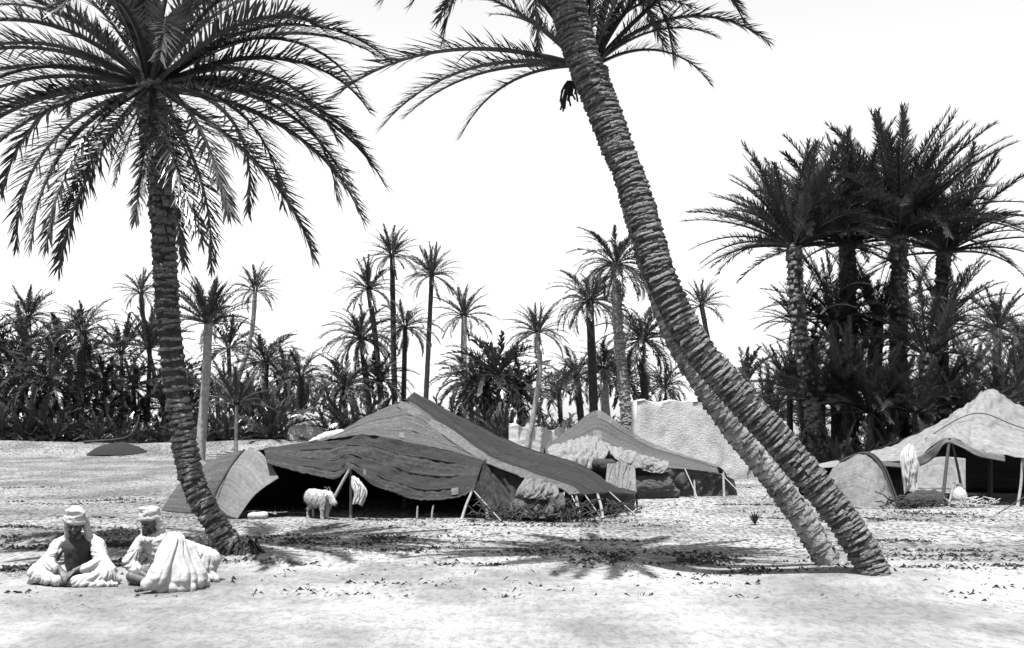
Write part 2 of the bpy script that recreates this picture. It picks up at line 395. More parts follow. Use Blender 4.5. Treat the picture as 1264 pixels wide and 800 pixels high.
# ---- the curved palm beside the seated people
def roots(th, c, r0, n, seed):
    rn = random.Random(seed); V, Fc = [], []
    for i in range(n):
        a = i * 6.2832 / n + rn.uniform(-.2, .2); d_ = Vector((math.cos(a), math.sin(a), 0)); l = rn.uniform(.03, .12)
        p0 = c + d_ * r0 * .75 + Vector((0, 0, rn.uniform(.04, .16))); p2 = c + d_ * (r0 + l); p2.z = hgt(p2.x, p2.y) - .03; p1 = p0.lerp(p2, .5) + d_ * .02 + Vector((0, 0, -.03))
        merge((V, Fc), tube(resample([p0, p1, p2], 6), lambda t: .016 * (1 - .6 * t), 5))
    part('roots', V, Fc, M['bark'], th, True)
def left_palm():
    d = 13.7; base = G(300, d)
    th = thing('date_palm', base, 'big date palm with curved trunk and drooping crown above the seated men', 'palm tree')
    cl = [(306, 708), (297, 690), (268, 650), (240, 600), (230, 560), (220, 500), (208, 400), (204, 330), (199, 250), (194, 200), (188, 150), (186, 105)]
    pts = [P(x, y, d) for x, y in cl]
    trunk(th, pts, lambda t: .142 + .11 * max(0, 1 - t / .07) ** 1.5 + .02 * sst(.75, .95, t) , lambda t: 'long' if t > .66 else 'low', 280, .07, 9)
    roots(th, G(300, d), .22, 60, 1)
    c = P(187, 108, d)
    rn = random.Random(11)
    ex = [(0, 38, 108, 3.1), (8, 10, 76, 3.3), (-14, 4, 78, 3.2), (-32, -6, 66, 3.1), (-55, -20, 60, 3.1), (-72, -30, 52, 2.9), (22, 0, 75, 3.2), (-8, 24, 80, 3.2), (40, -22, 60, 3.0),
          (180, 30, 80, 3.4), (172, 12, 75, 3.4), (190, 2, 72, 3.4), (205, -10, 66, 3.3), (222, -20, 60, 3.2), (236, -28, 54, 3.1), (252, -34, 46, 2.9), (160, -8, 66, 3.2), (197, 20, 80, 3.3), (265, -42, 40, 2.3), (290, -40, 45, 2.2), (140, -25, 60, 3.0), (100, -35, 50, 2.7), (70, -35, 50, 2.8)]
    for az, t0, bd, L in ex: add_frond(th, c, az + rn.uniform(-4, 4), t0, bd, L * rn.uniform(.97, 1.03), 'hi', roll=rn.uniform(-14, 14))
    for i in range(40):
        az = i * 137.5 + 20; k = i / 40
        t0 = 88 - 78 * k + rn.uniform(-6, 6)
        add_frond(th, c + Vector((0, 0, .12 * (1 - k))), az, t0, 38 + 55 * k + rn.uniform(-10, 10), rn.uniform(2.7, 3.3), 'hi', roll=rn.uniform(-20, 20))
    # withered fronds hanging against the trunk
    for az, L in ((250, 1.3), (285, 1.5), (310, 1.2), (20, 1.4), (200, 1.1)):
        add_frond(th, c + Vector((0, 0, -.15)), az, -58, 30, L, 'hi', True, name='withered_frond')
left_palm()

# ---- the two leaning palms crossing each other
def leaning_a():
    d = 11.6; base = G(1088, d)
    th = thing('date_palm', base, 'leaning date palm with ringed scaly trunk crossing in front of its smoother neighbour', 'palm tree')
    cl = [(1096, 742), (1083, 722), (1071, 690), (1040, 640), (1000, 590), (958, 540), (912, 490), (868, 440), (843, 400), (815, 340), (803, 300), (790, 256), (775, 213), (757, 171), (741, 128), (724, 85), (710, 43), (700, 0), (690, -50), (684, -100)]
    dd = [d + .02 * i for i in range(len(cl))]
    trunk(th, [P(x, y, q) for (x, y), q in zip(cl, dd)], lambda t: .160 + .08 * max(0, 1 - t / .06) ** 1.5 + .03 * sst(.6, 1, t), lambda t: 'ring', 290, .056, 10)
    c = P(682, -105, 12.0); rn = random.Random(3)
    for i in range(44):
        k = i / 44
        az = i * 137.5; t0 = 86 - 100 * k + rn.uniform(-6, 6)
        add_frond(th, c, az, t0, 40 + 40 * k + rn.uniform(-8, 8), rn.uniform(2.5, 2.9) * (1 - .25 * k), 'hi', roll=rn.uniform(-18, 18))
    for az, t0, bd, L in ((0, -8, 50, 2.3), (8, -2, 62, 2.5), (-12, -20, 60, 1.9), (184, -14, 46, 1.9), (176, -4, 50, 2.2)):
        add_frond(th, c, az, t0, bd, L, 'hi')
leaning_a()
def leaning_b():
    d = 12.4; base = G(1035, d)
    th = thing('date_palm', base, 'leaning date palm with paler smooth lower trunk, passing behind the scaly leaning palm', 'palm tree')
    cl = [(1048, 726), (1035, 708), (1020, 690), (990, 640), (954, 590), (914, 540), (879, 490), (848, 440), (829, 400), (808, 340), (796, 300), (783, 256), (770, 200), (756, 150), (740, 110), (734, 88)]
    trunk(th, [P(x, y, d) for x, y in cl], lambda t: .138 + .06 * max(0, 1 - t / .05) ** 1.5, lambda t: None if t < .06 else 'ring', 240, .066, 9, mt='palebark', fade=(.06, .24))
    c = P(726, 82, d); rn = random.Random(9)
    ex = [(180, 18, 58, 3.0), (184, 6, 62, 2.5), (205, -6, 64, 1.8), (176, 44, 52, 2.45), (170, 8, 50, 2.2), (168, 60, 50, 2.3),
          (0, 62, 60, 2.2), (4, 50, 92, 2.25), (-8, 40, 70, 1.5), (12, 72, 60, 2.3), (30, 64, 70, 2.2), (-20, 78, 40, 2.3), (15, 34, 80, 1.6), (150, 72, 44, 2.4), (200, 76, 40, 2.4)]
    for az, t0, bd, L in ex: add_frond(th, c, az, t0, bd, L, 'hi', roll=rn.uniform(-12, 12))
    for i in range(12): add_frond(th, c, 60 + i * 137.5, 88 - 4 * i, 40, rn.uniform(1.9, 2.4), 'hi', roll=rn.uniform(-15, 15))
    # ragged fruit stalk remains under the crown
    V, Fc = [], []
    for i in range(16):
        a = P(705 + rn.uniform(-4, 4), 100, d - .05); e = P(703 + rn.uniform(-12, 12), 128 + rn.uniform(-14, 14), d + rn.uniform(-.15, .1))
        merge((V, Fc), tube(resample([a, a.lerp(e, .5) + Vector((rn.uniform(-.04, .04), 0, .02)), e], 4), .011, 4))
    part('fruit_stalk', V, Fc, M['beard'], th)
leaning_b()

# ---- palms of the oasis: (crown px, py, distance, foot px, crown reach px, fronds, style, trunk radius, label, group)
def palm(px, py, d, fx, r, n, style, tr, label, group=None, det='lo', mt='bark', seed=None, bend=0, boots=False, dry=0):
    rn = random.Random(seed if seed is not None else int(px * 7 + py))
    base = G(fx, d); c = P(px, py, d)
    th = thing('date_palm', base, label, 'palm tree', group)
    L = r * (1.26 if det == 'mid' and d >= 44 else 1.12) * d / F
    low = (c.z - base.z) < 1.2
    if style == 'low': c.z = base.z + .12; L *= 1.12; low = True
    elif low: c.z = max(c.z, base.z + .15)
    m1 = base.lerp(c, .35) + Vector((bend * .7, 0, 0)); m2 = base.lerp(c, .7) + Vector((bend, 0, 0))
    pts = [base + Vector((0, 0, -.15)), base.lerp(m1, .5), m1, m2, c] if not low else [base + Vector((0, 0, -.15)), base.lerp(c, .5), c]
    trunk(th, pts, lambda t: tr * (1.15 - .25 * t) + tr * .5 * max(0, 1 - t / .06), (lambda t: 'long') if boots else None, 0, .14 if boots else .1, 8, mt, 8, .03)
    n = int(n * 1.3)
    for i in range(n):
        k = (i + rn.random()) / n
        az = i * 137.508 + rn.uniform(-15, 15)
        if style == 'round':   t0 = 88 - 108 * k; bd = 30 + 42 * k; LL = L * rn.uniform(.85, 1.05)
        elif style == 'up':    t0 = 88 - 78 * k; bd = 24 + 30 * k; LL = L * rn.uniform(.85, 1.1)
        elif style == 'droop': t0 = 80 - 105 * k; bd = 62 + 35 * k; LL = L * rn.uniform(.9, 1.15)
        elif style == 'low':   t0 = 88 - 74 * k; bd = 26 + 40 * k; LL = L * rn.uniform(.7, 1.1)
        add_frond(th, c, az, t0 + rn.uniform(-7, 7), bd + rn.uniform(-8, 8), LL, det, roll=rn.uniform(-20, 20))
    for i in range(dry):
        add_frond(th, c, rn.uniform(0, 360), -50 - rn.uniform(0, 15), 25, L * rn.uniform(.4, .6), det, True, name='withered_frond')
    return th
PG = 'date palms of the grove behind the sandy berm'
palm(35, 392, 70, 36, 36, 30, 'round', .20, 'date palm rising above the grove edge with open star-shaped crown', None, 'mid')
palm(102, 410, 62, 96, 40, 32, 'droop', .26, 'thick dark-trunked palm standing over the low black mound beyond the sandy berm', None, 'mid', dry=3)
palm(174, 362, 75, 214, 28, 26, 'round', .16, 'slender tall palm slanting half hidden behind the curved foreground trunk', None, 'mid', bend=-.3)
palm(257, 400, 46, 246, 50, 46, 'up', .20, 'pale-trunked palm with bushy upright crown just behind the tent wing', None, 'mid', 'palebark', dry=4, bend=.05)
palm(315, 359, 66, 262, 30, 28, 'round', .15, 'thin palm leaning over from the pale-trunked palm, small round crown', None, 'mid', 'palebark', bend=.5)
palm(328, 448, 62, 322, 46, 34, 'droop', .22, 'dense drooping palm between the thin leaning palm and the weeping palm', None, 'mid')
palm(371, 466, 60, 368, 38, 28, 'droop', .20, 'short weeping palm with bare trunk beside the white dune cloth', None, 'mid')
palm(292, 500, 50, 291, 42, 24, 'up', .08, 'young palm with thin straight stem right behind the tent wing', None, 'mid', 'palebark')
for i, (a, b, d, r, n, st) in enumerate([(70, 432, 68, 44, 34, 'droop'), (150, 436, 70, 40, 30, 'round'), (15, 450, 66, 46, 32, 'droop'), (128, 472, 64, 38, 28, 'droop'), (185, 430, 66, 42, 30, 'up'),
        (60, 470, 60, 44, 30, 'droop'), (165, 480, 66, 36, 26, 'round'), (222, 470, 64, 36, 26, 'droop'), (100, 455, 72, 40, 28, 'round'), (-20, 430, 64, 46, 30, 'droop'), (282, 430, 68, 36, 24, 'round'),
        (203, 500, 66, 34, 22, 'round'), (30, 425, 74, 40, 28, 'round'), (352, 470, 72, 34, 24, 'round'), (45, 500, 62, 44, 26, 'droop'), (90, 500, 64, 42, 26, 'droop'), (130, 508, 66, 38, 24, 'droop'), (5, 495, 62, 44, 26, 'droop'), (170, 512, 68, 34, 24, 'droop'), (235, 505, 66, 36, 24, 'droop'), (268, 490, 62, 36, 24, 'droop'), (310, 500, 64, 36, 24, 'droop')]):
    palm(a, b, d, a + random.uniform(-8, 8), r * 1.2, n, st, .14, ('short ' if b > 465 else 'tall ') + {'droop': 'drooping-headed', 'round': 'round-headed', 'up': 'upright-fronded'}[st] + ' date palm crowding in the dark grove beyond the sandy berm', PG)
LG = 'low bushy palms at the foot of the grove'
for i, (a, d, r) in enumerate([(8, 60, 46), (42, 58, 52), (78, 60, 44), (-25, 60, 46), (108, 62, 34), (20, 64, 60), (60, 64, 60), (265, 60, 36), (300, 60, 44), (335, 56, 46), (352, 60, 34), (205, 64, 34), (235, 64, 34), (282, 56, 30), (140, 68, 40), (178, 68, 38), (95, 58, 30), (120, 57.5, 26), (150, 59, 30), (172, 58, 24), (195, 59, 30), (232, 58, 28), (258, 57, 24), (275, 58, 30), (312, 58, 28), (338, 57.5, 30), (360, 59, 26), (-5, 57, 34), (30, 57, 30), (66, 57, 28)]):
    palm(a, 540 - random.uniform(0, 10), d, a, r * 1.15, 28, 'low', .13, ('broad' if r >= 44 else 'small' if r <= 30 else 'middling') + ' trunkless palm bush at the foot of the dark grove', LG)
# centre group
palm(484, 316, 78, 488, 34, 34, 'round', .20, 'tallest ringed palm rising straight behind the big black tent peak', None, 'mid', dry=2)
palm(455, 357, 74, 476, 36, 34, 'round', .20, 'dark palm bent towards the tallest palm behind the tent peak', None, 'mid', bend=.1)
palm(533, 340, 76, 523, 34, 34, 'round', .17, 'slim dark-stemmed palm beside the tallest palm, fruit stalk hanging', None, 'mid')
palm(500, 405, 72, 497, 36, 32, 'droop', .17, 'shorter drooping palm standing between the tallest and slim dark-stemmed palms', None, 'mid')
palm(446, 418, 70, 462, 42, 40, 'droop', .2, 'thick-headed palm hanging low under the bent palm', None, 'mid')
palm(573, 390, 70, 578, 37, 28, 'round', .2, 'feathery palm standing above the dense palm clump behind the tent slope', None, 'mid', 'palebark', bend=-.1)
palm(664, 410, 46, 647, 36, 32, 'round', .11, 'single slender palm with curved stem between the two black tents', None, 'mid', 'palebark', bend=.25, dry=2)
palm(760, 326, 44, 780, 48, 40, 'droop', .20, 'tall ringed palm leaning above the small tent beside the mud wall', None, 'mid', 'palebark', dry=3, boots=True, bend=-.1)
palm(728, 372, 50, 735, 44, 40, 'droop', .20, 'thick-crowned palm tucked under the tall ringed palm by the mud wall', None, 'mid', dry=2)
palm(792, 420, 54, 800, 50, 40, 'droop', .2, 'dark palm crown wedged between tall ringed palm and leaning trunks', None, 'mid')
palm(745, 455, 52, 752, 42, 30, 'droop', .18, 'bushy short palm behind the small tent peak', None, 'mid', 'palebark')
palm(712, 465, 56, 722, 38, 30, 'droop', .18, 'short palm with arching fronds left among the stems behind the small tent', None, 'mid')
palm(866, 378, 66, 900, 30, 28, 'round', .16, 'palm crown peeping out from behind the scaly leaning trunk', None, 'mid')
TL = [None, 'broadest full palm head behind the long slope of the large dark tent', None, 'full palm leaning out next to the slender curved palm', None, 'full palm under the feathery palm behind the large tent', 'short full palm above the low weathered mud wall', None, 'small full palm showing over the tall mud wall']
for i, (a, b, d, r) in enumerate([(425, 480, 66, 38), (615, 462, 58, 54), (598, 480, 60, 46), (640, 485, 60, 44), (468, 470, 72, 36), (580, 470, 66, 40), (690, 480, 66, 32), (770, 470, 62, 40), (820, 478, 70, 30)]):
    palm(a, b, d, a + 4, r * 1.15, 36, 'droop', .15, TL[i] or 'short full palm in the thicket behind the black tents', 'short palms in the thicket behind the tents')
BL = ['low palm bush beside the ruined wall stub', 'wide low palm bush behind the white blanket on the tent shoulder', None, 'low palm bush behind the black tent peak', None, None, 'low palm bush next to the end of the low weathered wall', None, 'low palm bush just over the low weathered mud wall', None, 'low palm bush behind the small tent peak', 'low palm bush at the foot of the tall ringed palm', None, 'low palm bush behind the tall mud wall near the leaning trunks', 'low palm bush behind the middle of the tall mud wall']
for i, (a, b, d, r) in enumerate([(410, 520, 60, 38), (440, 505, 58, 52), (470, 512, 60, 50), (545, 500, 60, 38), (560, 525, 58, 44), (600, 525, 52, 52), (625, 530, 50, 50), (585, 530, 54, 44), (700, 530, 54, 36), (680, 530, 58, 34), (740, 520, 50, 40), (765, 525, 48, 36), (515, 500, 64, 36), (845, 520, 64, 36), (820, 520, 60, 30)]):
    palm(a, b, d, a, r * 1.15, 28, 'low', .13, BL[i] or 'low palm bush growing behind the black tents', 'low palm bushes behind the tents')
# right-hand clump
RC = dict(det='hi', boots=True)
palm(980, 305, 33, 1018, 122, 54, 'up', .23, 'left-leaning palm of the great clump, its outer fronds reaching towards the leaning trunks', None, bend=-.15, **RC)
big = palm(1110, 292, 33.5, 1108, 142, 60, 'up', .25, 'tallest straight palm of the great clump with dark thick trunk', None, dry=3, **RC)
palm(1046, 302, 34.4, 1050, 128, 50, 'up', .24, 'middle palm of the great clump squeezed between its two taller neighbours', None, dry=3, **RC)
palm(1166, 312, 34.6, 1142, 112, 44, 'up', .22, 'palm behind the tallest straight one with fronds sweeping over the pale tent', None, dry=2, **RC)
palm(1146, 440, 32, 1140, 90, 26, 'up', .24, 'short stout palm of the clump with fan of bare stalks beside the pale tent', None, dry=4, **RC)
palm(1030, 395, 33.6, 1034, 80, 26, 'up', .15, 'second-tier palm filling the gap under the middle crown of the clump', None, det='hi', dry=3)
palm(1085, 400, 34.2, 1080, 80, 26, 'up', .15, 'second-tier palm wedged against the tallest trunk of the clump', None, det='hi', dry=3)
palm(1165, 400, 34.4, 1168, 84, 26, 'round', .15, 'second-tier palm spreading towards the pale tent peak', None, det='hi', dry=3)
palm(985, 400, 34, 1000, 52, 26, 'up', .18, 'sucker palm sprouting from the left-leaning trunk of the clump', None, det='mid')
palm(1232, 405, 42, 1226, 56, 36, 'round', .17, 'palm with pale stem behind the peak of the pale tent', None, 'mid', 'palebark')
palm(1262, 420, 44, 1258, 50, 34, 'droop', .18, 'palm at the edge of the oasis past the pale tent peak', None, 'mid')
palm(1200, 470, 40, 1200, 52, 28, 'up', .18, 'low spreading palm behind the shoulder of the pale tent', None, 'mid')
SL = ['sucker palm bush beside the scaly leaning trunk before the clump', 'tall sucker palm on the outer side of the left-leaning clump trunk', None, 'sucker palm spreading between the left-leaning and the middle trunk of the clump', None, 'sucker palm in front of the thick dark trunk of the tallest clump palm', None, 'sucker palm behind the stout short palm of the clump', 'sucker bush behind the left slope of the pale tent', 'sucker palm behind the peak of the pale tent', None, 'small distant sucker bush showing between leaning trunks and clump', 'high sucker tuft hanging on the middle trunk of the clump', None, None]
for i, (a, b, d, r, n) in enumerate([(948, 520, 38, 60, 28), (975, 480, 36, 56, 28), (1015, 500, 33, 70, 30), (1045, 480, 32.5, 74, 30), (1075, 510, 32, 72, 30), (1105, 500, 32, 60, 26), (1130, 510, 31.5, 60, 26), (1165, 500, 34, 60, 26), (1190, 520, 34, 54, 26), (1235, 500, 36, 60, 26), (1262, 490, 38, 60, 26), (925, 530, 44, 40, 24), (1030, 420, 34.5, 60, 24), (1075, 430, 34.5, 60, 24), (1000, 450, 34.5, 50, 22)]):
    palm(a, b, d, a, r * 1.1, n, 'up', .11, SL[i] or 'sucker shoots sprouting around the foot of the great palm clump', 'suckers at the foot of the palm clump', 'hi', dry=2)
for i, (a, d, r) in enumerate([(955, 33, 44), (985, 32, 52), (1012, 31.5, 48), (1040, 31, 56), (1068, 31, 52), (1096, 30.8, 56), (1126, 30.6, 50), (1155, 31, 54), (1182, 31.5, 46), (1030, 33, 80), (1085, 33, 80), (1120, 33, 76), (1150, 33.5, 76)]):
    palm(a, 560, d, a, r, 24, 'low', .1, ('tall' if r > 60 else 'low') + ' shoot cluster on the ground under the great palm clump', 'ground shoots under the palm clump', 'hi', dry=1)
for az, L_, x_, y_ in ((-8, 1.7, 1112, 350), (186, 1.0, 1080, 352), (200, 1.3, 1060, 380), (-30, 1.2, 1130, 372)): add_frond(big, P(x_, y_, 32.4), az, 14, 62, L_, 'hi', True, name='withered_frond')
def far_grove():
    V, Fc = [], []; rn = random.Random(21)
    def put(px, d, top, n, r):
        for i in range(n):
            x = (px - CX) / F * d; base = Vector((x, d, hgt(x, d) + top))
            me = frond_mesh(rn.uniform(10, 86), rn.uniform(30, 80), 'lo'); L = r * rn.uniform(.8, 1.2)
            mt = Matrix.Translation(base) @ Matrix.Rotation(rn.uniform(0, 6.28), 4, 'Z') @ Matrix.Scale(L, 4)
            merge((V, Fc), ([mt @ v.co for v in me.vertices], [tuple(p.vertices) for p in me.polygons]))
    for px in range(-60, 430, 7): put(px + rn.uniform(-5, 5), rn.uniform(74, 100), rn.uniform(.2, 4.6), 9, 2.8)
    for px in range(400, 960, 16): put(px + rn.uniform(-5, 5), rn.uniform(85, 110), rn.uniform(.2, 1.6), 7, 2.4)
    for px in range(920, 1330, 9): put(px + rn.uniform(-5, 5), rn.uniform(45, 70), rn.uniform(.2, 3.4), 9, 2.4)
    o = mesh_obj('far_palm_grove', V, Fc, M['frond']); o['kind'] = 'stuff'; o['label'] = 'dark mass of far palms closing the horizon'; o['category'] = 'palm grove'
far_grove()

# ------------------------------------------------------------------ mud walls, mound, fallen trunk
def wall(name, p0, p1, thick, hf, label, step=.12, rough=.03):
    base = Vector(p0)
    d = (p1 - p0); L = d.length; u = d.normalized(); n = Vector((-u.y, u.x, 0)); nx = int(L / step); nz_ = 16
    V, Fc = [], []
    prof = [(-.5, j / nz_) for j in range(nz_ + 1)] + [(-.495, 1.004), (-.25, 1.012), (0, 1.015), (.25, 1.012), (.495, 1.004)] + [(.5, 1 - j / nz_) for j in range(nz_ + 1)]
    for i in range(nx + 1):
        s = i / nx * L; g = p0 + u * s
        h = hf(i / nx) + .05 * nz(s * 1.7, 3)
        for k, (o_, v) in enumerate(prof):
            q = g + n * (o_ * thick * (1.15 - .25 * v)); z = hgt(g.x, g.y) - .1 + (h + .1) * v
            q = Vector((q.x, q.y, z)); q += n * (rough * (.8 * nz(s * 1.2, z * 1.2, o_ * 5) + .5 * nz(s * 6, z * 11, o_ * 9) + .35 * math.sin(z * 42 + 2 * nz(s * 1.5, 2)))) + Vector((0, 0, rough * nz(s * 3, k)))
            V.append(q - base)
    m = len(prof)
    for i in range(nx):
        for k in range(m - 1): Fc.append((i * m + k, (i + 1) * m + k, (i + 1) * m + k + 1, i * m + k + 1))
    Fc.append(tuple(range(m))); Fc.append(tuple(nx * m + k for k in reversed(range(m))))
    o = mesh_obj(name, V, Fc, M['mud'], smooth=True); o.location = base
    tag(o, label, 'wall')
wall('mud_wall', G(783, 32), G(935, 33), .5, lambda t: 2.3 + .10 * nz(t * 9, 1) - .15 * max(0, nz(t * 4, 7)), 'tall pale mud wall standing behind the small tent', rough=.04)
wall('mud_wall', G(628, 47), G(697, 47), .45, lambda t: 1.62 - .3 * t + .22 * nz(t * 6, 4), 'low weathered mud wall beyond the slender curved palm', rough=.05)
wall('mud_wall', G(356, 56), G(416, 58), .5, lambda t: 1.1 + .3 * math.sin(t * 7), 'ruined low wall stub behind the black tent shoulder', rough=.06)
def mound():
    c = G(146, 52); V, Fc = [], []; nr, na = 7, 28
    for j in range(nr + 1):
        f = j / nr
        for k in range(na):
            a = 2 * math.pi * k / na; rr = math.sin(f * math.pi / 2)
            x = math.cos(a) * 1.5 * rr * (1 + .08 * nz(k * .5, j)); y = math.sin(a) * 1.0 * rr
            V.append((x, y, .56 * (1 - rr ** 2.2) * (1 + .18 * nz(x * 2, y * 2, 3)) - .04))
    for j in range(nr):
        for k in range(na): Fc.append((j * na + k, (j + 1) * na + k, (j + 1) * na + (k + 1) % na, j * na + (k + 1) % na))
    o = mesh_obj('low_tent', V, Fc, M['tentblack'], smooth=True); o.location = c
    tag(o, 'low black rounded tent lying on the berm below the grove', 'tent')
mound()
V, Fc = tube(resample([G(104, 55.2, .05), G(122, 55, .12), G(142, 54.8, .2), P(158, 539, 55), P(168, 528, 55.2), P(172, 512, 55.6)], 24), lambda t: .075 - .035 * t, 7)
b = Vector(V[0]); o = mesh_obj('fallen_palm_trunk', [v - b for v in V], Fc, M['bark'], smooth=True); o.location = b
tag(o, 'bare crooked palm trunk sprawling over the berm behind the low black tent', 'tree trunk')

# ------------------------------------------------------------------ cloth
def cloth(name, th, rows, mt, nu=48, nv=14, wr=.02, wf=(3, 3), thick=.012, seed=0, fold=0.0, foldn=14, parent=None, crease=0.0):
    """rows: list of lists of world points (first row = top edge). fold: vertical pleats growing towards the last row"""
    rr = [resample(r, nu) for r in rows]
    cols = [resample([r[i] for r in rr], nv) for i in range(nu + 1)]
    V, UV, Fc = [], [], []
    b = th.location
    for i in range(nu + 1):
        for j in range(nv + 1):
            p = cols[i][j]
            iu, ju = max(0, i - 1), max(0, j - 1)
            du = cols[min(nu, i + 1)][j] - cols[iu][j]; dv = cols[i][min(nv, j + 1)] - cols[i][ju]
            n = du.cross(dv)
            n = n.normalized() if n.length > 1e-9 else Vector((0, -1, 0))
            if n.y > 0: n = -n
            u, v = i / nu, j / nv; e = min(1, 4 * min(u, 1 - u, v + .15, 1 - v + .15))
            k = wr * (nz(p.x * wf[0], p.y * wf[0], p.z * wf[1] + seed) + .5 * nz(p.x * wf[0] * 2.7, p.z * wf[1] * 2.7, seed + 9))
            if fold: k += fold * (.25 + .75 * v) * (math.sin(u * foldn * 6.28 / 2 + 2.2 * nz(u * 5, v * 2, seed)) * .6 + nz(u * foldn, v * 1.5, seed))
            if crease: k -= crease * (max(0, 1 - 6 * abs(nz(u * 7 + v * 1.6, v * 1.1 - u, seed + 3))) + .6 * max(0, 1 - 5 * abs(nz(u * 13 - v * 3, v * 1.8, seed + 6))))
            V.append(p + n * k * max(.2, e) - b); UV.append((u, v))
    for i in range(nu):
        for j in range(nv): Fc.append((i * (nv + 1) + j, (i + 1) * (nv + 1) + j, (i + 1) * (nv + 1) + j + 1, i * (nv + 1) + j + 1))
    o = mesh_obj(name, V, Fc, M[mt], smooth=True, uvs=UV)
    o.parent = parent or th
    md = o.modifiers.new('thickness', 'SOLIDIFY'); md.thickness = thick; md.offset = 0
    o['_n'] = 0; del o['_n']
    GRID[o.name] = ([v + b for v in V], nu, nv)
    return o
GRID = {}
def strips(th, rows, mats, nu=90, nv=8, hem=.0, **k):
    """a tent surface sewn from woven strips: each strip its own piece, lapped over the next"""
    rr = [resample(q, nu) for q in rows]; n = len(mats); full = [resample([q[i] for q in rr], n * 3) for i in range(nu + 1)]; last = None
    for b in range(n):
        sub = []
        for j in range(4):
            row = []
            for i in range(nu + 1):
                p = full[i][b * 3 + j].copy()
                if j == 3 and b < n - 1: p += (full[i][b * 3 + 4] - p) * .07 + Vector((0, -.005, .004))
                if b == n - 1 and j == 3 and hem: p.z += hem * (nz(i * .35, 3) + .6 * nz(i * 1.1, 8))
                row.append(p)
            sub.append(row)
        last = cloth('woven_strip', th, sub, mats[b], nu, nv, **k)
    return last
def patch_on(th, o, u0, u1, v0, v1, mt='patch'):
    V, nu, nv = GRID[o.name]; i0, i1 = int(u0 * nu), max(int(u0 * nu) + 1, round(u1 * nu)); j0, j1 = int(v0 * nv), max(int(v0 * nv) + 1, round(v1 * nv))
    rows = [[V[i * (nv + 1) + j] + Vector((0, -.016, .012)) for i in range(i0, i1 + 1)] for j in range(j0, j1 + 1)]
    n = len(rows[0]); P_ = [p for q in rows for p in q]
    Fc = [(a * n + c, a * n + c + 1, (a + 1) * n + c + 1, (a + 1) * n + c) for a in range(len(rows) - 1) for c in range(n - 1)]
    return part('patch', P_, Fc, M[mt], th, True, [(p.x, p.z) for p in P_])
def PL(*a): return [P(*q) for q in a]
def pole(name, th, a, b_, r=.022, mt='wood', sides=7, sag=0.0):
    pts = resample([a, a.lerp(b_, .5) + Vector((0, 0, -sag)) + Vector((random.uniform(-1, 1), 0, 0)) * r * .8, b_], 8)
    V, Fc = tube(pts, lambda t: r * (1.1 - .2 * t), sides)
    return part(name, V, Fc, M[mt], th, True)
def peg(th, px, d, h=.22, lean=.1, mt='wood'):
    a = G(px, d); return pole('peg', th, a + Vector((0, 0, -.05)), a + Vector((lean, .02, h)), .018, mt)

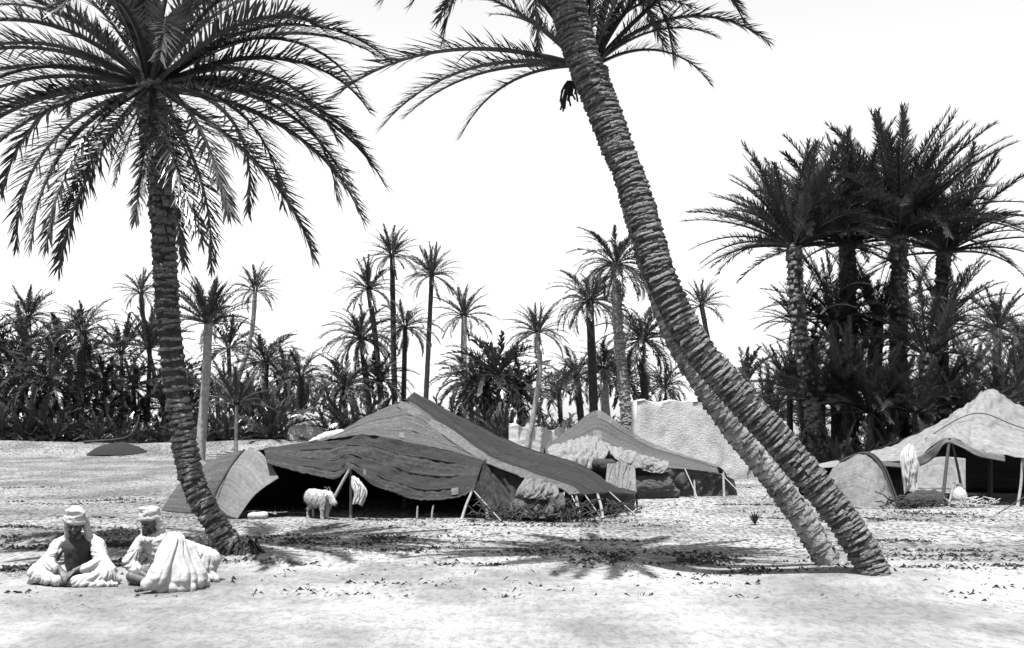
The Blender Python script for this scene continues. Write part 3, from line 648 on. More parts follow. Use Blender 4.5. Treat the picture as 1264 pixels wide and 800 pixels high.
def main_tent():
    th = thing('nomad_tent', G(540, 21), 'large dark goat-hair tent with peaked roof, its sagging front open', 'tent')
    hip = PL((346, 551, 20.9), (402, 540, 21.4), (452, 514, 21.8), (490, 498, 22), (503, 494, 22), (545, 524, 21.1), (596, 565, 19.95))
    seam = PL((335, 553, 20.4), (392, 545, 20.3), (445, 536, 20.2), (490, 543, 20.1), (525, 550, 20.05), (560, 558, 20), (597, 568, 19.9))
    mid = [a.lerp(c, .5) + Vector((0, 0, -.05 if 0 < i < 6 else 0)) for i, (a, c) in enumerate(zip(hip, seam))]
    roof = strips(th, [hip, mid, seam], ['tentgrey', 'tentgreyb', 'tentgrey'], 70, 6, wr=.035, seed=1, crease=.02)  # upper slope in paler cloth: the sunlight on it is put into the colour
    s2 = [p + Vector((0, -.012, .0)) for p in PL((326, 553, 20.4), (365, 549, 20.35), (405, 543, 20.3), (428, 539, 20.25), (450, 536, 20.2), (490, 543, 20.1), (525, 550, 20.05), (560, 558, 20), (597, 568, 19.88))]
    m2 = PL((327, 560, 20.0), (366, 564, 19.9), (410, 567, 19.85), (430, 560, 19.8), (455, 567, 19.8), (495, 581, 19.75), (528, 587, 19.7), (565, 588, 19.65), (590, 588, 19.6))
    e2 = PL((330, 572, 19.6), (372, 583, 19.55), (412, 591, 19.5), (433, 577, 19.45), (460, 596, 19.45), (497, 612, 19.45), (530, 618, 19.4), (566, 613, 19.4), (585, 605, 19.4))
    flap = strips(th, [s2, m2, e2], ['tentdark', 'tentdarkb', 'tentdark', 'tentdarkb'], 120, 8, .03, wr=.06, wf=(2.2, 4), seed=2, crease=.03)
    r0 = PL((500, 494, 22), (550, 528, 21.05), (600, 566, 19.95), (650, 585, 19.6), (700, 603, 19.5), (722, 611, 19.45))
    r1 = PL((507, 488, 22.3), (560, 520, 22.2), (625, 560, 21.4), (680, 576, 21.1), (725, 590, 20.9), (752, 608, 20.4))
    r2 = PL((511, 484, 22.7), (563, 512, 23.2), (645, 551, 23.8), (715, 573, 23.5), (754, 598, 22.8), (785, 611, 21.9))
    strips(th, [r0, r1, r2], ['tentblack', 'tentblackb', 'tentblack', 'tentblackb'], 70, 6, wr=.04, seed=3, crease=.02)  # blacker cloth carries the shade of the slope turned from the sun
    # paler strip added along the hip, painting its sunlit edge
    h0 = [p + Vector((0, -.03, .015)) for p in PL((490, 503, 21.8), (536, 530, 20.95), (586, 565, 20.0), (640, 588, 19.5), (690, 604, 19.4), (703, 612, 19.35))]
    h1 = [p + Vector((0, -.03, .02)) for p in PL((495, 496, 21.95), (548, 525, 21.1), (606, 565, 19.9), (657, 584, 19.6), (706, 602, 19.5), (716, 610, 19.4))]
    cloth('roof_strip', th, [h0, h1], 'strip', 70, 8, .03, seed=4, crease=.03)
    # side skirt gathered down to the ground
    k0 = PL((584, 606, 19.4), (598, 568, 19.88), (630, 579, 19.65), (665, 590, 19.52), (700, 605, 19.42), (722, 611, 19.45))
    k2 = [G(603, 19.2), G(622, 19.15), G(645, 19.1), G(668, 19.1), G(688, 19.15), G(705, 19.3)]
    k1 = [a.lerp(c, .5) + Vector((0, .12, 0)) for a, c in zip(k0, k2)]
    cloth('skirt', th, [k0, k1, k2], 'tentdark', 110, 30, .05, (4, 3), fold=.09, foldn=13, seed=6, crease=.06)
    q0 = PL((722, 611, 19.5), (752, 608, 20.35), (785, 612, 21.7)); q2 = [G(728, 20.0), G(757, 20.5), G(787, 21.7)]
    cloth('end_wall', th, [q0, [a.lerp(c, .5) for a, c in zip(q0, q2)], q2], 'tentblack', 26, 12, .03, fold=.03, foldn=7, seed=7)
    # rear slope and rear wall
    t0 = hip[:5] + r2[1:]
    bk = [G(340, 22.8), G(395, 24.2), G(450, 24.8), G(490, 25.2), G(520, 25.4), G(570, 25.6), G(650, 25.8), G(715, 25), G(754, 24), G(787, 22.2)]
    cloth('rear_wall', th, [t0, [a.lerp(c, .55) + Vector((0, 0, .18)) for a, c in zip(t0, bk)], bk], 'tentblack', 50, 12, .03, seed=8)
    # left wing: pale woven sheet and a greyer one behind it
    a0 = PL((301, 556, 20.7), (318, 556, 20.3), (334, 572, 19.9), (344, 590, 19.6)); a2 = [G(262, 20.6, .15), G(272, 20.0, .1), G(282, 19.6, .02), G(293, 19.4)]
    cloth('wing_panel', th, [a0, [p.lerp(q, .5) + Vector((-.05, -.05, .06)) for p, q in zip(a0, a2)], a2], 'tentpale', 30, 18, .02, seed=9)
    b0 = PL((248, 576, 21.6), (274, 563, 21.2), (301, 556, 20.75)); b2 = [G(199, 20.9), G(228, 20.5), G(262, 20.5)]
    cloth('wing_panel', th, [b0, [p.lerp(q, .5) + Vector((-.03, -.05, .08)) for p, q in zip(b0, b2)], b2], 'tentgrey', 30, 18, .02, seed=10)
    c0 = PL((296, 557, 20.8), (318, 556, 20.6), (335, 553, 20.6), (362, 548, 21.1)); c2 = [G(285, 21.4), G(312, 21.9), G(338, 22.2), G(366, 23.0)]
    cloth('wing_panel', th, [c0, c2], 'tentblack', 16, 10, .02, seed=12)
    V, Fc = tube(resample(PL((302, 555, 20.66), (290, 568, 20.6), (276, 590, 20.45), (264, 612, 20.35)), 14), .022, 6); part('wing_rope', V, Fc, M['darkrope'], th, True)
    # sewn-on patches
    patch_on(th, flap, .845, .875, .0, .6); patch_on(th, flap, .46, .475, .2, .5); patch_on(th, roof, .52, .545, .2, .7)
    # poles
    pole('pole', th, G(401, 19.5), P(433, 577, 19.47), .03); pole('pole', th, G(433, 19.6), P(433, 577, 19.5), .028, 'darkwood')
    pole('pole', th, G(570, 19.2), P(583, 606, 19.38), .026); pole('pole', th, G(500, 22), P(503, 494, 22.02), .05, 'darkwood')
    pole('pole', th, G(716, 19.3), P(710, 607, 19.4), .028); pole('pole', th, G(744, 19.6), P(737, 609, 19.85), .028)
    pole('pole', th, G(602, 19.0), P(601, 628, 19.1), .03); pole('pole', th, G(785, 21.5), P(783, 612, 21.7), .024)
    for x, d in ((515, 19.3), (533, 19.3), (697, 19.15), (674, 19.05)): peg(th, x, d, .24, random.uniform(-.05, .05))
    # guy ropes
    for a, bb in ((P(703, 606, 19.42), G(722, 18.9)), (P(697, 604, 19.42), G(693, 18.8)), (P(752, 607, 20.35), G(787, 19.9)), (P(585, 606, 19.38), G(620, 18.7)), (P(722, 611, 19.45), G(745, 19.1)), (P(248, 577, 21.5), G(190, 21.3))):
        pole('guy_rope', th, a, bb, .011, 'rope', 5)
main_tent()

def small_tent():
    th = thing('nomad_tent', G(790, 26), 'smaller grey tent with sharp peak, pitched before the mud wall', 'tent')
    top = PL((672, 552, 26.3), (706, 527, 26.6), (737, 507, 26.8), (764, 523, 26.7), (800, 546, 26.5), (845, 562, 26.4), (885, 575, 26.2))
    bot = PL((676, 565, 25.1), (712, 566, 25.1), (742, 570, 25), (775, 578, 25), (810, 578, 25), (850, 579, 25.1), (890, 586, 25.3))
    rf = cloth('roof_panel', th, [top, [a.lerp(c, .5) + Vector((0, 0, -.06)) for a, c in zip(top, bot)], bot], 'tentgrey', 54, 16, .025, seed=21)
    st_ = patch_on(th, rf, .35, 1.0, 0.0, .2, 'strip'); st_.name = 'roof_strip'
    k0 = PL((785, 577, 25.0), (810, 577, 25), (840, 578, 25.1), (868, 581, 25.2), (890, 585, 25.3), (906, 592, 25.6)); k2 = [G(784, 25.2), G(812, 25.0), G(842, 25.1), G(868, 25.3), G(890, 25.4), G(910, 25.7)]
    cloth('skirt', th, [k0, [a.lerp(c, .5) for a, c in zip(k0, k2)], k2], 'tentgrey', 90, 20, .05, fold=.1, foldn=15, seed=23, crease=.05)
    f0 = [p.copy() for p in bot[:4]]; f2 = [G(678, 25.4), G(712, 25.4), G(745, 25.4), G(784, 25.3)]
    cloth('front_wall', th, [f0, f2], 'tentblack', 30, 10, .03, seed=24)
    bk = [G(668, 27.6), G(706, 28.3), G(738, 28.6), G(770, 28.6), G(802, 28.4), G(850, 28.0), G(905, 27.0)]
    cloth('rear_wall', th, [top, [a.lerp(c, .5) + Vector((0, 0, .15)) for a, c in zip(top, bk)], bk], 'tentgrey', 40, 10, .03, seed=25)
    patch_on(th, rf, .31, .345, .4, .56)
    pole('pole', th, G(737, 26.8), P(737, 508, 26.82), .045, 'darkwood'); pole('pole', th, G(858, 24.7), P(857, 592, 24.8), .025); pole('pole', th, G(894, 25.0), P(893, 582, 25.2), .028)
    for a, bb in ((P(890, 585, 25.3), G(920, 24.6)), (P(845, 578, 25.1), G(862, 24.3))): pole('guy_rope', th, a, bb, .012, 'rope', 5)
    # load of pale cloths thrown over the tent front
    def crumple(rows, label, mt, seed, fold=.06, fn=9):
        t2 = thing('cloth_bundle', rows[-1][0].copy(), label, 'cloth'); cloth('sheet', t2, rows, mt, 80, 40, .05, (2, 2), fold=fold, foldn=fn, seed=seed, crease=.07)
    crumple([PL((682, 548, 25.6), (705, 542, 25.7), (730, 537, 25.8), (752, 548, 25.6)), PL((676, 556, 24.6), (705, 556, 24.5), (728, 556, 24.5), (750, 560, 24.6)), PL((684, 570, 24.3), (708, 574, 24.2), (726, 580, 24.2), (738, 578, 24.3))], 'pale crumpled blanket heaped over the front of the small tent', 'canvas', 31)
    crumple([PL((748, 546, 25.3), (770, 552, 25.2), (800, 562, 25.0), (826, 570, 24.9)), PL((752, 556, 24.9), (775, 562, 24.8), (800, 570, 24.7), (824, 577, 24.7)), PL((760, 566, 24.7), (778, 575, 24.6), (805, 582, 24.6), (818, 584, 24.6))], 'long pale cloth draped along the eave of the small tent', 'canvas', 32, .05)
    crumple([PL((750, 572, 23.6), (765, 570, 23.7), (784, 576, 23.8)), PL((748, 590, 23.0), (765, 590, 23.0), (785, 592, 23.1)), PL((748, 606, 22.6), (768, 608, 22.6), (786, 611, 22.7))], 'pale tarpaulin sheet lying against the end of the large dark tent', 'tentpale', 33, .03, 5)
small_tent()

def pale_tent():
    th = thing('nomad_tent', G(1180, 23), 'pale canvas tent with rounded windbreak, open in front', 'tent')
    top = PL((988, 577, 24.6), (1035, 567, 24.6), (1090, 552, 24.6), (1150, 526, 24.6), (1196, 499, 24.7), (1222, 480, 24.8), (1258, 499, 24.8), (1330, 538, 24.8))
    bot = PL((1000, 583, 23.8), (1038, 574, 23.2), (1078, 568, 22.7), (1128, 566, 22.3), (1170, 540, 22.0), (1205, 555, 21.9), (1245, 563, 21.9), (1330, 572, 21.9))
    md = [a.lerp(c, .5) + Vector((0, 0, -.06)) for a, c in zip(top, bot)]
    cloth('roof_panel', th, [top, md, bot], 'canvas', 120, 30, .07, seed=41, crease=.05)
    # valance folds hanging from the front edge
    v0 = [p + Vector((0, -.01, .005)) for p in PL((1076, 568, 22.7), (1105, 569, 22.5), (1128, 566, 22.3), (1150, 553, 22.15), (1170, 540, 22), (1205, 555, 21.9), (1240, 563, 21.9))]
    v1 = [p + Vector((0, -.03, 0)) for p in PL((1074, 574, 22.7), (1105, 577, 22.5), (1130, 577, 22.3), (1152, 566, 22.2), (1170, 547, 22), (1206, 563, 21.9), (1240, 570, 21.9))]
    cloth('valance', th, [v0, v1], 'tentpale', 50, 5, .02, fold=.03, foldn=16, seed=42)
    bk = [G(985, 25.6), G(1035, 26), G(1088, 26.2), G(1125, 26.3)]
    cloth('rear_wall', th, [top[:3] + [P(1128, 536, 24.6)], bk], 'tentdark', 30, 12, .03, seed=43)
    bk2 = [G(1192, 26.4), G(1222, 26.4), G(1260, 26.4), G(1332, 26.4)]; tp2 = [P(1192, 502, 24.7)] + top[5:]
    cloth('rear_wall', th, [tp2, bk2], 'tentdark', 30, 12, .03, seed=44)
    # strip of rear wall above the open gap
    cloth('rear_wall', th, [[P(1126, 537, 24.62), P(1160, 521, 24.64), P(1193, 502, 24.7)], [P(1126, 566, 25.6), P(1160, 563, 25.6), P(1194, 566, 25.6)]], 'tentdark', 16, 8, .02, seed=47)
    # rounded windbreak
    w0 = PL((1020, 592, 22.9), (1036, 571, 22.8), (1066, 560, 22.6), (1086, 575, 22.4), (1099, 606, 22.2), (1109, 633, 22.0)); w2 = [G(1012, 22.5), G(1028, 22.1), G(1048, 21.8), G(1070, 21.5), G(1092, 21.5), G(1112, 21.6)]
    cloth('windbreak', th, [w0, [a.lerp(c, .5) + Vector((-.06, -.12, .06)) for a, c in zip(w0, w2)], w2], 'tentpale', 50, 20, .03, seed=45, fold=.03, foldn=6, crease=.03)
    V, Fc = tube(resample([p + Vector((0, -.02, .01)) for p in w0[1:]], 30), .03, 6); part('windbreak_rim', V, Fc, M['darkcloth'], th, True)
    V, Fc = tube(resample([p + Vector((.085, .06, .02)) for p in w0[1:]], 30), .022, 6); part('windbreak_rim', V, Fc, M['darkcloth'], th, True)
    V, Fc = tube(resample(PL((1090, 552, 24.5), (1150, 526, 24.5), (1170, 541, 21.97)), 12), .014, 5)
    V, Fc = tube(resample([a.lerp(c, .45) + Vector((0, -.03, .01)) for a, c in zip(top, bot)][3:], 40), .012, 5); part('seam', V, Fc, M['tentgrey'] , th, True)
    pole('pole', th, G(1163, 21.9), P(1172, 541, 21.99), .034, 'darkwood'); pole('pole', th, G(1190, 22.6), P(1174, 541, 22.05), .026, 'darkwood')
    pole('pole', th, G(1171, 21.7), P(1178, 596, 21.8), .022); pole('pole', th, G(1256, 21.8), P(1262, 566, 21.95), .03); pole('pole', th, G(1222, 24.8), P(1222, 481, 24.82), .05, 'darkwood')
    for a, bb in ((P(1330, 572, 21.9), G(1230, 20.4)), (P(1262, 566, 21.9), G(1290, 20.2)), (P(988, 577, 24.6), G(940, 24))): pole('guy_rope', th, a, bb, .012, 'darkrope', 5)
pale_tent()

# ------------------------------------------------------------------ soft bodies: closed primitives melted into one continuous skin
def ellip(c, r, rot=None, seg=14):
    V = []; m = Euler([R(a) for a in rot]).to_matrix() if rot else Matrix.Identity(3)
    bm = bmesh.new(); bmesh.ops.create_uvsphere(bm, u_segments=seg, v_segments=max(6, seg // 2 + 1), radius=1)
    for v in bm.verts: v.co = m @ Vector((v.co.x * r[0], v.co.y * r[1], v.co.z * r[2])) + Vector(c)
    return bm
def caps(a, b, ra, rb, seg=12):
    a, b = Vector(a), Vector(b); bm = bmesh.new()
    for c, r in ((a, ra), (b, rb)):
        for i in range(1, 6):
            ph = math.pi * i / 6
            for k in range(seg):
                an = 2 * math.pi * k / seg
                bm.verts.new(c + Vector((math.sin(ph) * math.cos(an), math.sin(ph) * math.sin(an), math.cos(ph))) * r)
        bm.verts.new(c + Vector((0, 0, r))); bm.verts.new(c - Vector((0, 0, r)))
    res = bmesh.ops.convex_hull(bm, input=bm.verts[:])
    bmesh.ops.delete(bm, geom=[v for v in bm.verts if not v.link_faces], context='VERTS')
    return bm
def body(name, prims, th, mt, voxel=.012, smooth=5, xf=None, folds=None):
    me = bpy.data.meshes.new(name); allbm = bmesh.new(); tmp = bpy.data.meshes.new('t')
    for bm in prims:
        bmesh.ops.recalc_face_normals(bm, faces=bm.faces); bm.to_mesh(tmp); allbm.from_mesh(tmp); bm.free()
    allbm.to_mesh(me); allbm.free(); bpy.data.meshes.remove(tmp)
    o = bpy.data.objects.new(name + '_tmp', me); COL.objects.link(o)
    md = o.modifiers.new('r', 'REMESH'); md.mode = 'VOXEL'; md.voxel_size = voxel
    if smooth:
        ms = o.modifiers.new('s', 'SMOOTH'); ms.factor = .5; ms.iterations = smooth
    dg = bpy.context.evaluated_depsgraph_get(); dg.update()
    m2 = bpy.data.meshes.new_from_object(o.evaluated_get(dg)); bpy.data.objects.remove(o); bpy.data.meshes.remove(me)
    m2.name = name
    if folds and len(folds) == 3:
        am, n_, anchors = folds; ns = [v.normal.copy() for v in m2.vertices]; A = [Vector(a) for a in anchors]
        for v, n in zip(m2.vertices, ns):
            c = v.co; tot = 0; ws = 1e-6; wp = nz(c.x * 3.5, c.y * 3.5, c.z * 3.5); wq = nz(c.x * 9, c.y * 9, c.z * 9 + 4)
            for q, a in enumerate(A):
                e = c - a; dd = e.length; w_ = math.exp(-(dd / .26) ** 2); ph = math.atan2(e.x + .8 * e.y, -e.z + .03)
                f1 = abs(math.sin(ph * n_ / 2 + 1.6 * wp + q)) ** .4 - .78; f2 = abs(math.sin(ph * n_ * .93 + 2.5 * wp + .8 * wq + q * 2)) ** .6 - .7
                tot += w_ * (f1 + .55 * f2) * min(1, dd / .16); ws += w_
            v.co = c + n * (am * tot / ws + am * .35 * wq)
    elif folds:
        am, kx, kz, sd = folds; ns = [v.normal.copy() for v in m2.vertices]
        for v, n in zip(m2.vertices, ns):
            c = v.co; k = 1 - 2.2 * abs(nz(c.x * kx + .8 * c.z, c.y * kx + sd, c.z * kz)); k2 = nz(c.x * kx * 2.3, c.y * kx * 2.3 + sd, c.z * kz * 2)
            v.co = c + n * am * (k + .4 * k2)
    if xf: m2.transform(xf)
    m2.polygons.foreach_set('use_smooth', [True] * len(m2.polygons)); m2.materials.clear(); m2.materials.append(M[mt]); m2.update()
    o = bpy.data.objects.new(name, m2); COL.objects.link(o); o.parent = th
    return o
def hand(wr, dirv, nrm, side, s=1.0, curl=.35):
    """palm, four unequal bent fingers and a thumb leaving the side of the palm"""
    d = Vector(dirv).normalized(); n = Vector(nrm).normalized(); l = d.cross(n).normalized() * side; w_ = Vector(wr); out = []
    pc = w_ + d * .05 * s
    for k in (-1, 0, 1): out.append(caps(w_ + l * .012 * k * s, pc + d * .04 * s + l * .026 * k * s, .016 * s, .014 * s, 8))
    for k, ln in zip((-1.5, -.5, .5, 1.5), (.062, .078, .084, .070)):
        b0 = pc + d * .045 * s + l * .019 * k * s; d1 = (d - n * curl).normalized(); d2 = (d - n * curl * 2.6).normalized()
        b1 = b0 + d1 * ln * .5 * s; b2 = b1 + d2 * ln * .5 * s
        out += [caps(b0, b1, .0095 * s, .009 * s, 8), caps(b1, b2, .009 * s, .0075 * s, 8)]
    t0 = w_ + d * .03 * s + l * .03 * s; t1 = t0 + (d * .6 + l * .75 - n * .2).normalized() * .04 * s; t2 = t1 + (d * .9 + l * .2 - n * .4).normalized() * .032 * s
    out += [caps(t0, t1, .013 * s, .0105 * s, 8), caps(t1, t2, .0105 * s, .0085 * s, 8)]
    return out
def headp(c, m):
    """head around centre c; m rotates from facing -Y"""
    c = Vector(c); q = lambda x, y, z: c + m @ Vector((x, y, z))
    e = m.to_euler(); rot = [math.degrees(a) for a in e]
    return [ellip(c + m @ Vector((0, .015, .03)), (.076, .095, .088), rot), ellip(q(0, -.012, -.045), (.058, .068, .062), rot), caps(q(0, -.088, .012), q(0, -.108, -.018), .010, .016, 8),
            caps(q(-.045, -.072, .032), q(.045, -.072, .032), .014, .014, 8), ellip(q(0, -.07, -.088), (.026, .022, .022), rot), caps(q(-.022, -.083, -.047), q(.022, -.083, -.047), .009, .009, 8), caps(q(-.02, -.08, -.062), q(.02, -.08, -.062), .009, .009, 8),
            ellip(q(-.045, -.06, -.02), (.024, .024, .02), rot), ellip(q(.045, -.06, -.02), (.024, .024, .02), rot),
            ellip(q(-.078, .012, -.005), (.010, .020, .032), rot), ellip(q(.078, .012, -.005), (.010, .020, .032), rot)]
def eyes(th, c, m):
    for sx in (-1, 1):
        bm = ellip(Vector(c) + m @ Vector((sx * .031, -.076, .008)), (.013, .010, .008), None, 10)
        me = bpy.data.meshes.new('eye'); bm.to_mesh(me); bm.free(); me.materials.append(M['beard']); o = bpy.data.objects.new('eye', me); COL.objects.link(o); o.parent = th
def turban(c, m, tall=.1, wide=.105):
    c = Vector(c); q = lambda x, y, z: c + m @ Vector((x, y, z)); rot = [math.degrees(a) for a in m.to_euler()]
    out = [ellip(q(0, .02, .085), (wide * .88, wide * 1.0, .06), rot), ellip(q(.006, .03, .12), (wide * .84, wide * .95, tall * .8), rot)]
    rn = random.Random(int(wide * 1e4))
    for i in range(4):
        rr = wide * (.84 - .05 * i) * rn.uniform(.95, 1.05); th_ = rn.uniform(0, 6.28); tl = rn.uniform(.012, .03)
        pts = [q(math.cos(a) * rr, .02 + math.sin(a) * rr * 1.1, .062 + .032 * i + tl * math.sin(a + th_)) for a in [k * 6.2832 / 14 for k in range(15)]]
        for k, (a, b_) in enumerate(zip(pts, pts[1:])): out.append(caps(a, b_, .024, .022, 8))
    out += [caps(q(wide * .8, .05, .06), q(wide * .95, .09, -.06), .03, .02, 8), caps(q(-wide * .7, .07, .06), q(-wide * .8, .12, -.05), .03, .025, 8)]
    return out

def sitting_man():
    th = thing('person', G(98, 11.8), 'person in white cloak and tall turban sitting cross-legged, hands in lap', 'person')
    m = Euler((R(14), 0, R(6))).to_matrix(); hc = (0.02, -.16, .66)
    pr = headp(hc, m)
    pr += [caps((.01, -.09, .47), (.015, -.12, .58), .055, .05), caps((0, .06, .13), (0, -.03, .42), .15, .13), caps((-.16, -.03, .43), (.16, -.03, .43), .07, .07)]
    for s in (-1, 1):
        pr += [caps((s * .18, -.03, .43), (s * .25, -.14, .25), .052, .042), caps((s * .25, -.14, .25), (s * .07, -.33, .17), .042, .028)]
        pr += [caps((s * .10, .03, .11), (s * .37, -.22, .13), .09, .06), caps((s * .37, -.22, .13), (-s * .02, -.36, .06), .058, .038), caps((-s * .02, -.36, .05), (-s * .14, -.38, .035), .036, .028)]
        pr += hand((s * .07, -.335, .17), (-s * .55, -.5, -.55), (0, -.4, .9), s)
    body('body', pr, th, 'skin', .0075, 3)
    eyes(th, hc, m)
    body('turban', turban(hc, m, .125, .11), th, 'white', .010, 3, folds=(.009, 16, 34, 2))
    c = Vector(hc); q = lambda x, y, z: c + m @ Vector((x, y, z))
    body('beard', [caps(q(-.045, -.055, -.07), q(0, -.085, -.10), .022, .024, 8), caps(q(.045, -.055, -.07), q(0, -.085, -.10), .022, .024, 8), caps(q(0, -.085, -.1), q(0, -.085, -.135), .024, .014, 8), caps(q(-.068, -.03, -.03), q(-.045, -.055, -.07), .012, .02, 8), caps(q(.068, -.03, -.03), q(.045, -.055, -.07), .012, .02, 8)], th, 'beard', .008, 3)
    body('vest', [caps((0, .03, .14), (0, -.05, .40), .165, .148), caps((-.1, -.06, .42), (.1, -.06, .42), .075, .075)], th, 'darkcloth', .014, 4, folds=(.006, 12, 8, 4))
    # cloak: over head sides, shoulders, arms and knees, open in front
    ck = []
    for s in (-1, 1):
        ck += [caps(q(s * .10, .03, .08), (s * .12, -.02, .50), .035, .045), caps((s * .10, 0, .49), (s * .22, -.02, .42), .075, .085), caps((s * .22, -.02, .42), (s * .30, -.13, .25), .085, .085), caps((s * .30, -.13, .25), (s * .17, -.28, .19), .075, .055),
               caps((s * .12, .05, .12), (s * .39, -.22, .12), .12, .10), caps((s * .39, -.22, .13), (s * .47, -.16, .03), .09, .06), caps((s * .39, -.24, .11), (s * .10, -.36, .06), .085, .06), caps((s * .28, -.1, .3), (s * .40, -.18, .14), .08, .09)]
    ck += [caps((0, .11, .1), (0, .06, .46), .17, .12), caps((-.2, .1, .06), (.2, .1, .06), .12, .12), caps((.35, -.2, .03), (.52, -.3, .015), .05, .03), caps((.1, -.38, .03), (.45, -.33, .02), .04, .035)]
    body('cloak', ck, th, 'white', .009, 4, folds=(.028, 17, [(-.17, -.02, .56), (.17, -.02, .56), (-.38, -.16, .28), (.38, -.16, .28)]))
sitting_man()
def reclining_man():
    th = thing('person', G(190, 11.9), 'person in white robes with round turban, leaning on one arm, one draped knee raised', 'person')
    m = Euler((R(10), 0, R(-28))).to_matrix(); hc = (-.02, -.10, .68)
    pr = headp(hc, m)
    pr += [caps((.03, -.02, .48), (0, -.06, .6), .055, .05), caps((.16, .06, .14), (.05, 0, .42), .15, .13), caps((-.12, -.05, .43), (.21, .03, .44), .07, .07)]
    pr += [caps((-.14, -.05, .43), (-.22, -.12, .22), .052, .042), caps((-.22, -.12, .22), (.0, -.27, .10), .042, .03)] + hand((.0, -.27, .10), (.7, -.35, -.45), (.2, -.5, .8), -1)
    pr += [caps((.22, .03, .44), (.34, -.05, .25), .052, .042), caps((.34, -.05, .25), (.30, -.30, .30), .042, .03)] + hand((.30, -.30, .30), (.1, -.9, .1), (0, .1, 1), 1)
    pr += [caps((.12, .0, .12), (-.16, -.3, .10), .09, .06), caps((-.16, -.3, .1), (.1, -.42, .05), .055, .038), caps((.24, .0, .13), (.38, -.5, .47), .09, .065), caps((.38, -.5, .47), (.20, -.78, .07), .06, .04), caps((.2, -.78, .05), (.1, -.88, .035), .036, .028)]
    body('body', pr, th, 'skin', .0075, 3)
    eyes(th, hc, m)
    body('turban', turban(hc, m, .09, .118), th, 'white', .010, 3, folds=(.009, 16, 34, 6))
    c = Vector(hc); q = lambda x, y, z: c + m @ Vector((x, y, z))
    body('beard', [caps(q(-.045, -.055, -.07), q(0, -.085, -.10), .02, .024, 8), caps(q(.045, -.055, -.07), q(0, -.085, -.10), .02, .024, 8), caps(q(0, -.085, -.1), q(0, -.085, -.125), .022, .014, 8)], th, 'beard', .008, 3)
    rb = [caps((-.12, -.04, .45), (.22, .04, .46), .10, .10), caps((.05, 0, .44), (.18, .07, .14), .17, .19), caps((-.15, -.06, .42), (-.23, -.13, .24), .085, .085), caps((-.23, -.13, .24), (-.13, -.20, .16), .08, .055),
          caps((.22, .04, .44), (.36, -.05, .26), .09, .09), caps((.36, -.05, .26), (.32, -.24, .29), .08, .06), caps((.2, .1, .1), (.55, .12, .16), .14, .16), caps((.3, .12, .36), (.62, .12, .24), .12, .12), caps((.5, .1, .08), (.72, .0, .03), .11, .04),
          caps((.1, .02, .08), (-.15, -.2, .07), .10, .08), caps(q(-.09, .03, .05), (-.1, -.02, .5), .035, .05), caps(q(.09, .04, .05), (.12, .0, .5), .035, .05), caps((-.06, -.14, .50), (.12, -.10, .49), .05, .05)]
    body('robe', rb, th, 'white', .009, 4, folds=(.028, 16, [(-.1, -.0, .62), (.2, .1, .62), (-.2, -.05, .38), (.5, .2, .5)]))
    kn = [caps((.25, .0, .2), (.40, -.52, .50), .14, .125), caps((.40, -.52, .5), (.30, -.74, .16), .125, .14), caps((.40, -.52, .46), (.52, -.62, .12), .13, .16), caps((.5, -.4, .4), (.62, -.5, .1), .11, .14), caps((.30, -.74, .14), (.18, -.82, .08), .12, .06), caps((.34, -.74, .04), (.62, -.68, .03), .07, .06), caps((.6, -.5, .04), (.68, -.3, .03), .08, .06)]
    body('robe_skirt', kn, th, 'white', .009, 4, folds=(.032, 19, [(.40, -.42, .76)]))
reclining_man()

def goat():
    th = thing('goat', G(392, 19.42), 'white goat standing in the shade of the large dark tent', 'goat')
    z = .43
    pr = [caps((-.03, -.18, z), (.03, .02, z - .01), .15, .165), caps((.03, .02, z - .01), (.08, .22, z + .02), .165, .15), caps((-.03, -.22, z + .06), (-.06, -.38, z + .06), .10, .07), caps((-.06, -.36, z + .08), (-.08, -.50, z - .05), .068, .042), caps((-.08, -.5, z - .05), (-.08, -.53, z - .08), .036, .03)]
    for s in (-1, 1):
        pr += [caps((-.04 + s * .07, -.22, z - .03), (-.04 + s * .075, -.23, .2), .06, .036), caps((-.04 + s * .075, -.23, .2), (-.04 + s * .075, -.215, .03), .034, .026), caps((-.04 + s * .075, -.22, .03), (-.04 + s * .075, -.235, .018), .024, .022)]
        pr += [caps((.1 + s * .07, .25, z), (.1 + s * .08, .19, .27), .075, .04), caps((.1 + s * .08, .19, .27), (.1 + s * .08, .29, .18), .036, .024), caps((.1 + s * .08, .29, .18), (.1 + s * .08, .28, .03), .022, .02), caps((.1 + s * .08, .28, .03), (.1 + s * .08, .265, .018), .024, .022)]
        pr += [caps((-.06 + s * .05, -.36, z + .11), (-.06 + s * .14, -.38, z + .05), .02, .013)]
    pr += [caps((.13, .35, z + .06), (.15, .42, z + .02), .025, .015)]
    bo = body('body', pr, th, 'fleece', .012, 4, folds=(.012, 14, 9, 1))
    rn = random.Random(4); V, Fc = [], []
    for v in bo.data.vertices:
        if v.co.z < .2 or rn.random() > .35: continue
        n = v.normal; d_ = (n * .5 + Vector((rn.uniform(-.3, .3), rn.uniform(-.1, .5), -.9))).normalized() * rn.uniform(.03, .07); w_ = d_.cross(n).normalized() * .006; q = len(V)
        V.extend([v.co + w_, v.co - w_, v.co + d_]); Fc.append((q, q + 1, q + 2))
    o = mesh_obj('fleece', V, Fc, M['fleece']); o.parent = th; o['kind'] = 'stuff'
    for s in (-1, 1):
        V, Fc = tube(resample([Vector((-.06 + s * .025, -.37, z + .12)), Vector((-.06 + s * .04, -.34, z + .20)), Vector((-.06 + s * .06, -.27, z + .23))], 8), lambda t: .014 * (1 - .75 * t), 6)
        o = mesh_obj('horn', V, Fc, M['horn'], smooth=True); o.parent = th
